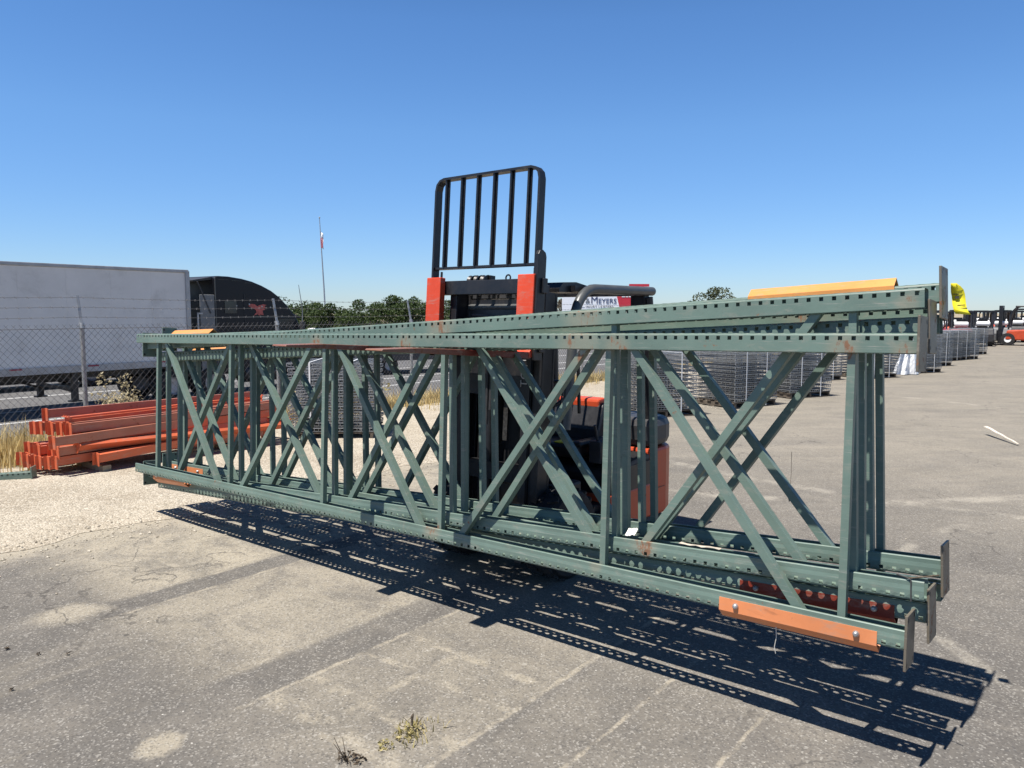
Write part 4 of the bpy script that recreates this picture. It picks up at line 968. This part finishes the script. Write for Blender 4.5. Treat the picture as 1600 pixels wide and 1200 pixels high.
b.build('weed_stems', M['bark'], w); b = MB(); leaf_cloud(b, [(Vector((0, 0, 0.02)), 0.04), (Vector((0.05, 0.0, 0.008)), 0.03)], 70, 0.009, q, 0.4); b.build('weed_leaves', M['bark'], w, fix=False)
for k, (v, u) in enumerate(((-3.72, -1.72), (-3.92, -1.80), (-4.02, -1.98), (-3.6, -1.62), (-3.4, -1.95))):
    b = MB(); leaf_cloud(b, [(Vector((0, 0, 0.006)), 0.010)], 7, 0.010, q, 0.3); o = b.build('dead_leaf', M['bark'], fix=False); o.location = yard(v, u, 0.004)
    tag(o, 'dark dead leaf lying on the asphalt at lower left', 'leaf', 'dead leaves on the asphalt')
# splinter of pale wood, right
pa, pb = yard(-0.92, 9.72, 0.0), yard(-0.44, 8.92, 0.0)
b = MB(); n = 6
for i in range(n):
    f0, f1 = i / n, (i + 1) / n; z0 = 0.10 * (1 - f0) + 0.02 + 0.006 * (i % 2); z1 = 0.10 * (1 - f1) + 0.02 + 0.006 * ((i + 1) % 2)
    b.bar(pa.lerp(pb, f0) + Vector((0, 0, z0)), pa.lerp(pb, f1) + Vector((0, 0, z1)), 0.05 - 0.005 * i, 0.014)
tag(b.build('wood_splinter', M['palew']), 'pale split board lying on the asphalt at the right edge', 'board')

# ------------------------------------------------------------------ semi trailer and tractor beyond the fence
TD = Vector((0.577, 0.816, 0)).normalized(); TRZ = math.atan2(TD.y, TD.x); TZ = -1.022
tr = thing('semi_trailer', 'long white box trailer parked on the road behind the fence', 'trailer', (-10.1, 24.2, TZ), TRZ)
b = MB(); b.rng(-16.15, -0.02, 0.02, 2.58, 1.30, 4.02); b.build('cargo_box', M['white'], tr, bevel=0.02)
b = MB(); b.rng(-16.15, 0.0, -0.012, 2.612, 4.0, 4.10); b.build('top_rail', M['alu'], tr, bevel=0.02)
br = MB(); br.rng(-16.15, 0.0, -0.012, 2.612, 1.12, 1.31); bo = br.build('bottom_rail', M['alu'], tr)
b = MB()
for k in range(8): b.rng(-15.2 + k * 2.0, -14.9 + k * 2.0, -0.020, -0.012, 1.26, 1.30)
b.build('side_marker', M['maroon'], bo)
b = MB(); b.rng(-0.12, 0.02, -0.02, 0.08, 1.12, 4.06); b.build('corner_post', M['alu'], tr, bevel=0.01)
b = MB()
for k in range(1, 14): b.rng(-k * 1.22 - 0.008, -k * 1.22 + 0.008, 0.015, 0.021, 1.31, 4.0)
b.build('panel_seam', M['white'], tr)
for y in (0.25, 2.35):
    b = MB(); b.rng(-3.55, -3.40, y - 0.07, y + 0.07, 0.32, 1.12); b.rng(-3.62, -3.33, y - 0.12, y + 0.12, 0.28, 0.32); b.bar((-3.47, y, 0.55), (-5.0, y, 1.12), 0.06, 0.06); b.build('landing_leg', M['black'], tr)
b = MB(); b.rng(-3.52, -3.44, 0.25, 2.35, 0.6, 0.7); b.rng(-15.8, -0.3, 0.75, 0.85, 0.90, 1.12); b.rng(-15.8, -0.3, 1.75, 1.85, 0.90, 1.12); b.build('underframe', M['black'], tr)
def road_wheel(parent, x, y, r=0.51, w=0.28, name='wheel'):
    rt = bpy.data.objects.new(name, None); COL.objects.link(rt); rt.parent = parent; rt.location = (x, y, r); rt.rotation_euler = (0, 0, math.pi / 2)
    b = MB(); b.lathe([(r * 0.55, -w/2), (r * 0.93, -w/2), (r, -w*0.35), (r, w*0.35), (r * 0.93, w/2), (r * 0.55, w/2)], 28); b.build('tyre', M['rubber'], rt)
    b = MB(); b.lathe([(r * 0.55, -w*0.48), (r * 0.45, -w*0.15), (0.0, -w*0.1)], 20); b.lathe([(r * 0.55, w*0.48), (r * 0.45, w*0.2), (r * 0.2, w*0.45), (0, w*0.45)], 20); b.build('rim', M['alu'], rt)
for x in (-13.2, -14.5):
    for y in (0.18, 0.5, 2.1, 2.42): road_wheel(tr, x, y)
tk = thing('semi_tractor', 'black sleeper truck with a curved roof fairing coupled to the trailer', 'truck', (-10.1, 24.2, TZ), TRZ)
b = MB(); roof = [(0.95, 3.90), (1.1, 3.96), (1.5, 3.955), (2.0, 3.90), (2.4, 3.82), (2.8, 3.69), (3.19, 3.52), (3.5, 3.32), (3.73, 3.12), (4.0, 2.86), (4.15, 2.66)]
poly = roof + [(4.28, 2.50), (4.55, 2.0), (4.6, 1.75), (4.6, 0.75), (0.95, 0.75)]
b.prism([(x, z) for x, z in poly], 0.10, 2.50, 'y'); cab = b.build('cab', M['blackgloss'], tk, bevel=0.05)
b = MB(); b.prism([(4.55, 0.75), (4.62, 1.95), (6.6, 1.72), (7.2, 1.45), (7.35, 0.7), (7.3, 0.45), (4.6, 0.45)], 0.35, 2.25, 'y'); b.build('hood', M['blackgloss'], tk, bevel=0.10)
for y in (0.12, 2.0):
    b = MB(); ys = (y, y + 0.45); b.prism([(5.3, 0.95), (5.5, 1.18), (6.3, 1.2), (6.6, 1.0), (6.6, 0.85), (6.4, 1.0), (5.6, 1.0), (5.4, 0.8)], ys[0], ys[1], 'y'); b.build('fender', M['blackgloss'], tk, bevel=0.03)
b = MB(); b.prism([(4.22, 2.57), (4.50, 2.06), (4.46, 2.04), (4.18, 2.55)], 0.3, 2.3, 'y'); b.xf(lambda p: p + Vector((0.03, 0, 0.0))); b.build('windscreen', M['glass'], tk)
b = MB(); b.rng(3.35, 4.15, 0.085, 0.10, 1.95, 2.55); b.build('side_window', M['glass'], tk)
b = MB(); b.rng(1.30, 1.75, 0.085, 0.10, 2.75, 3.15); b.build('sleeper_window', M['glass'], tk)
b = MB(); b.rng(0.98, 4.15, 0.082, 0.10, 2.60, 2.635); b.build('trim_strip', M['tube'], tk)
b = MB(); b.prism([(4.05, 2.78), (4.48, 2.62), (4.50, 2.56), (4.12, 2.66)], 0.2, 2.4, 'y'); b.build('sun_visor', M['dark'], tk, bevel=0.01)
for y in (-0.18, 2.62):
    b = MB(); b.rng(4.25, 4.37, y, y + 0.16, 1.85, 2.45); b.bar((4.3, y + 0.16, 2.3), (4.3, y + 0.32, 2.3), 0.03, 0.03); b.build('mirror', M['dark'], tk, bevel=0.02)
b = MB()
for (x, z) in ((1.1, 3.90), (1.6, 3.88), (2.1, 3.82)): b.rng(x, x + 0.36, 0.086, 0.10, z - 0.06, z - 0.052)
b.rng(0.96, 0.985, 0.080, 0.10, 0.9, 3.9); b.build('fairing_edge', M['tube'], tk)
b = MB(); b.rng(3.2, 4.45, 0.080, 0.086, 1.0, 1.012); b.rng(3.2, 3.212, 0.080, 0.086, 1.0, 2.6); b.rng(2.05, 2.062, 0.080, 0.086, 1.0, 3.4); b.build('door_seam', M['dark'], tk)
for y in (0.10, 2.46):
    b = MB(); b.rng(0.42, 0.95, y, y + 0.04, 0.9, 3.35); b.build('side_extender', M['grey'], tk, bevel=0.02)
b = MB(); b.prism([(0.25, 3.80), (0.95, 3.93), (0.95, 3.84), (0.25, 3.76)], 0.2, 2.4, 'y'); b.bar((0.36, 0.12, 3.76), (0.78, 0.09, 2.75), 0.05, 0.03); b.build('roof_extender', M['dark'], tk)
b = MB(); b.rng(0.30, 0.36, 0.09, 0.11, 2.1, 2.75); b.rng(0.30, 0.50, 0.09, 0.11, 2.72, 2.77); b.rng(0.42, 0.95, 0.088, 0.098, 2.02, 2.06); b.build('grab_bar', M['alu'], tk)
b = MB(); b.rng(-1.2, 4.6, 0.85, 1.0, 0.75, 0.95); b.rng(-1.2, 4.6, 1.6, 1.75, 0.75, 0.95); b.cyl((2.0, 0.35, 0.72), (3.6, 0.35, 0.72), 0.32, 20); b.build('chassis', M['black'], tk)
for x in (-0.6, 0.75):
    for y in (0.18, 0.5, 2.1, 2.42): road_wheel(tk, x, y)
for y in (0.25, 2.35): road_wheel(tk, 5.95, y)
b = MB()   # faded bird-shaped red emblem on the sleeper side
out = [(0.0, 0.42), (0.10, 0.47), (0.26, 0.45), (0.36, 0.38), (0.44, 0.42), (0.62, 0.46), (0.76, 0.43), (0.66, 0.39), (0.74, 0.35), (0.64, 0.31), (0.70, 0.26), (0.58, 0.24), (0.62, 0.06), (0.50, 0.10), (0.44, 0.05), (0.36, 0.10), (0.20, 0.05), (0.32, 0.18), (0.28, 0.27), (0.12, 0.33), (0.02, 0.37)]
b.prism([(2.22 + x * 0.95, 2.62 + z * 0.95) for x, z in out], 0.088, 0.096, 'y'); b.build('emblem', M['emblem'], tk)
b = MB()
for (x, z) in ((1.75, 3.0), (2.25, 3.05), (2.75, 2.98), (3.1, 2.95)): b.cyl((x, 0.085, z), (x, 0.10, z), 0.03, 8)
b.build('rivet', M['alu'], cab)
# dark flatbed chassis further along the road
fbx = thing('flatbed_trailer', 'dark flatbed trailer on the road seen through the middle of the frames', 'trailer', (-6.4, 33.4, -1.022), math.atan2(0.55, 0.83))
b = MB(); b.rng(0, 8.5, 0, 2.4, 0.62, 1.0); b.build('deck', M['dark'], fbx, bevel=0.02)
b = MB(); b.rng(0, 0.12, 0, 2.4, 1.0, 1.6); b.build('headboard', M['grey'], fbx)
for x in (1.2, 6.4, 7.5):
    for y in (0.2, 2.2): road_wheel(fbx, x, y, 0.42, 0.25)
ft = thing('flatbed_trailer', 'low black flatbed shape added to darken the space under the white trailer', 'trailer', (-21.0, 21.5, -1.022), TRZ)  # added dark bulk for the undercarriage and shade beneath the white trailer
b = MB(); b.rng(-2, 13.5, 0, 2.4, 0.55, 1.05); b.rng(-2, 13.0, 0.15, 2.2, 0.25, 0.549); b.build('deck', M['deepblack'], ft, bevel=0.02)
for x in (-0.5, 1.0, 9.0, 10.4, 11.8):
    for y in (0.16, 2.24): road_wheel(ft, x, y, 0.48, 0.28)
cr = thing('parked_car', 'white car roof just showing above the rack line, left of the forks', 'car', (-15.6, 62.5, -1.022), 0.35)
b = MB(); b.prism([(-2.2, 0.35), (-2.2, 0.95), (-1.5, 1.05), (-0.9, 1.48), (0.7, 1.5), (1.5, 1.05), (2.2, 0.9), (2.25, 0.35)], -0.85, 0.85, 'y'); b.build('body', M['signwhite'], cr, bevel=0.08)
b = MB(); b.prism([(-1.25, 1.08), (-0.8, 1.42), (0.6, 1.44), (1.2, 1.08)], -0.87, 0.87, 'y'); b.build('window', M['glass'], cr)
for x in (-1.4, 1.4):
    for y in (-0.75, 0.75): road_wheel(cr, x, y, 0.33, 0.2)

# ------------------------------------------------------------------ flagpole, mast, billboard
fp = thing('flagpole', 'tall thin flagpole with a small drooping flag above the trees', 'flagpole', (-17.35, 72, -1.03), 0)
b = MB(); b.path([(0, 0, 0), (-0.15, 0, 5), (-0.42, 0, 11.4)], [0.09, 0.07, 0.035], 8); b.lathe([(0.0, -0.08), (0.07, -0.04), (0.08, 0.0), (0.05, 0.06), (0.0, 0.08)], 10); n_ = 50
b.v = b.v[:-n_] + [(p[0] - 0.42, p[1], p[2] + 11.45) for p in b.v[-n_:]]
b.build('pole', M['galv'], fp)
b = MB(); vs = []
for j in range(9):
    for i in range(4):
        f = j / 8; vs.append((-0.36 + 0.05 * f + i * 0.09 * (1 - 0.3 * f) + 0.02 * math.sin(j * 1.3 + i), 0.06 * math.sin(i * 2 + j), 10.2 - 1.4 * f - 0.25 * (i / 3)))
b.add(vs, [(4*j+i, 4*j+i+1, 4*j+4+i+1, 4*j+4+i) for j in range(8) for i in range(3)], True); fo = b.build('flag', M['signwhite'], fp); mo = fo.modifiers.new('t', 'SOLIDIFY'); mo.thickness = 0.01
b = MB()
for i in range(2): b.add([(-0.34 + i * 0.12, -0.11, 9.6), (-0.28 + i * 0.12, -0.11, 9.6), (-0.26 + i * 0.12, -0.10, 8.7), (-0.32 + i * 0.12, -0.10, 8.7)], [(0, 1, 2, 3)])
so2 = b.build('flag_stripe', M['signred'], fo); mo = so2.modifiers.new('t', 'SOLIDIFY'); mo.thickness = 0.01
an = MB().path([(-16.35, 60, -1), (-16.30, 60, 2.0), (-16.55, 60, 3.85)], [0.06, 0.035, 0.02], 6).build('antenna_pole', M['grey']); tag(an, 'short thin pole between the truck roof and the flagpole', 'pole')
bb = thing('billboard', 'white and red billboard with lettering seen through the forklift guard', 'billboard', (7.1, 60, 0), 0)
b = MB(); b.rng(-3.2, 1.35, 0, 0.25, 1.6, 3.35); b.build('panel', M['signwhite'], bb)
b = MB(); b.prism([(1.36, 1.58), (1.36, 3.36), (2.75, 3.40), (2.75, 1.58)], 0.0, 0.25, 'y'); b.add([(0.95, -0.01, 3.34), (1.37, -0.01, 3.34), (1.37, -0.01, 1.6)], [(0, 1, 2)]); b.rng(2.6, 2.75, 0.02, 0.2, 3.38, 3.75); b.rng(2.0, 3.55, 0.02, 0.2, 3.72, 3.92); b.build('red_panel', M['signred'], bb)
b = MB(); b.rng(-2.4, -2.2, 0.3, 0.5, -1, 3.5); b.rng(2.0, 2.2, 0.3, 0.5, -1, 3.5); b.build('sign_post', M['grey'], bb)
RX = Matrix.Rotation(R(90), 4, 'X')
def bt(body, size, x, z, mat, sp=1.0):
    place_text(body, size, mat, Matrix.Translation((x, -0.02, z)) @ RX, bb, 0.005, sp)
bt('&', 0.58, -1.22, 2.60, M['grey']); bt('M', 0.76, -0.70, 2.65, M['signblue']); bt('EYERS', 0.54, 0.31, 2.58, M['signblue'], 1.0)
bt('INJURY LAWYERS', 0.22, -0.30, 2.17, M['ink'], 1.3)
b = MB(); b.rng(-1.9, -1.45, -0.015, -0.005, 2.11, 2.13); b.rng(0.75, 1.05, -0.015, -0.005, 2.11, 2.13); b.build('rule_line', M['grey'], bb)
bt('TALK TO US', 0.24, 1.95, 3.25, M['signwhite']) if False else None
b = MB()
for (z, x0, ws) in ((3.30, 1.45, (0.16, 0.22, 0.12, 0.24, 0.18)), (2.98, 1.42, (0.26, 0.18, 0.28, 0.2, 0.14))):
    x = x0
    for w_ in ws: b.rng(x, x + w_, -0.02, -0.005, z - 0.08, z + 0.08); x += w_ + 0.05
b.rng(1.45, 2.6, -0.02, -0.005, 2.0, 2.03)
b.build('small_print', M['signwhite'], bb)

# ------------------------------------------------------------------ forklifts parked in the distance
def far_forklift(body_mat, label, x, y, rz, s=0.88, tank=True):
    rt = thing('parked_forklift', label, 'forklift', (x, y, 0), rz, 'forklifts parked at the far end of the yard'); rt.scale = (s, s, s)
    b = MB(); b.prism([(-1.25, 0.25), (-1.30, 0.70), (-1.15, 1.05), (-0.55, 1.12), (-0.3, 0.85), (0.7, 0.8), (0.8, 0.3)], -0.55, 0.55, 'x'); b.xf(lambda p: Vector((p.x, p.y, p.z))); b.build('body', body_mat, rt, bevel=0.06)
    b = MB()
    for sx in (-0.48, 0.48): b.path([(sx, 0.65, 0.85), (sx, 0.5, 1.8), (sx, 0.3, 2.05), (sx, -0.75, 2.05), (sx, -0.95, 1.1)], 0.045, 6)
    for k in range(6): b.rng(-0.45 + k * 0.18 - 0.02, -0.45 + k * 0.18 + 0.02, -0.8, 0.35, 2.02, 2.07)
    b.rng(-0.5, 0.5, -0.85, -0.72, 1.98, 2.09); b.rng(-0.5, 0.5, 0.25, 0.38, 1.98, 2.09); b.build('overhead_guard', M['black'], rt)
    b = MB()
    for sx in (-0.33, 0.33): b.rng(sx - 0.05, sx + 0.05, 0.95, 1.12, 0.1, 2.1)
    b.rng(-0.35, 0.35, 0.95, 1.08, 1.98, 2.1); b.rng(-0.5, 0.5, 1.12, 1.18, 0.3, 0.8); b.build('mast', M['black'], rt)
    for sx in (-0.25, 0.25): b = MB(); b.rng(sx - 0.05, sx + 0.05, 1.18, 2.2, 0.10, 0.15); b.build('fork', M['black'], rt)
    if tank:
        b = MB(); Mz = Matrix.Translation((0, -0.95, 1.32)).to_4x4(); b.lathe([(0.0, -0.36), (0.09, -0.35), (0.135, -0.31), (0.14, -0.28), (0.14, 0.28), (0.135, 0.31), (0.09, 0.35), (0, 0.36)], 16); b.xf(lambda p: p + Vector((0, -0.95, 1.32))); b.build('gas_tank', M['tank'], rt)
    b = MB(); b.rng(-0.25, 0.25, -0.45, 0.05, 1.05, 1.2); b.prism([(-0.5, 1.15), (-0.35, 1.15), (-0.45, 1.6), (-0.55, 1.6)], -0.24, 0.24, 'x'); b.build('seat', M['seat'], rt, bevel=0.03)
    for (sx, yy, r) in ((-0.45, 0.65, 0.33), (0.45, 0.65, 0.33), (-0.42, -0.8, 0.27), (0.42, -0.8, 0.27)):
        wt = bpy.data.objects.new('wheel', None); COL.objects.link(wt); wt.parent = rt; wt.location = (sx, yy, r)
        b = MB(); b.lathe([(r * 0.5, -0.11), (r, -0.1), (r, 0.1), (r * 0.5, 0.11)], 20); b.build('tyre', M['rubber'], wt); b = MB(); b.lathe([(r * 0.5, -0.1), (0, -0.06), (0, 0.06), (r * 0.5, 0.1)], 14); b.build('rim', M['tank'], wt)
    return rt
far_forklift(M['maroon'], 'distant forklift with maroon body, first from the left behind the yellow tag', 20.6, 37.5, R(-25))
far_forklift(M['maroon'], 'distant maroon forklift, second from the left in the far row', 22.7, 39.0, R(-27))
far_forklift(M['dark'], 'distant dark forklift with a white tank, third in the far row', 24.7, 40.5, R(-27))
far_forklift(M['grey'], 'distant grey forklift behind the farthest wire deck stack', 26.6, 42.0, R(-28))
far_forklift(M['dark'], 'distant dark forklift half hidden beside the orange one', 29.8, 45.5, R(-30))
far_forklift(M['flred'], 'bright orange forklift parked side-on at the right edge', 27.0, 40.6, R(52), 1.0)
far_forklift(M['grey'], 'distant grey forklift leftmost in the far row, behind the end plates', 18.2, 36.0, R(-25))

far_forklift(M['dark'], 'tiny dark forklift standing alone beyond the far row', 41.5, 66.0, R(-30))
far_forklift(M['maroon'], 'tiny maroon forklift beyond the far row, nearest the orange one', 38.6, 63.5, R(20))
far_forklift(M['grey'], 'tiny grey forklift at the very back of the yard', 36.0, 60.0, R(-20))

for (lab, mt_, x, y, a, sc_) in (('dark forklift in the second far row, left of the tag', M['dark'], 22.2, 42.5, -24, 0.9), ('small orange forklift deep in the second far row', M['flred'], 24.6, 44.2, -26, 0.86),
        ('black forklift in the second far row, above the paired stacks', M['black'], 26.4, 45.6, -30, 0.9), ('grey forklift in the second far row, right of the farthest stack', M['grey'], 28.4, 46.6, -22, 0.88),
        ('orange forklift in the second far row, partly behind the dark one', M['flred'], 31.8, 50.0, -30, 0.9), ('black forklift behind the bright orange one at the right edge', M['black'], 34.5, 52.0, -28, 0.95)):
    far_forklift(mt_, lab, x, y, R(a), sc_)
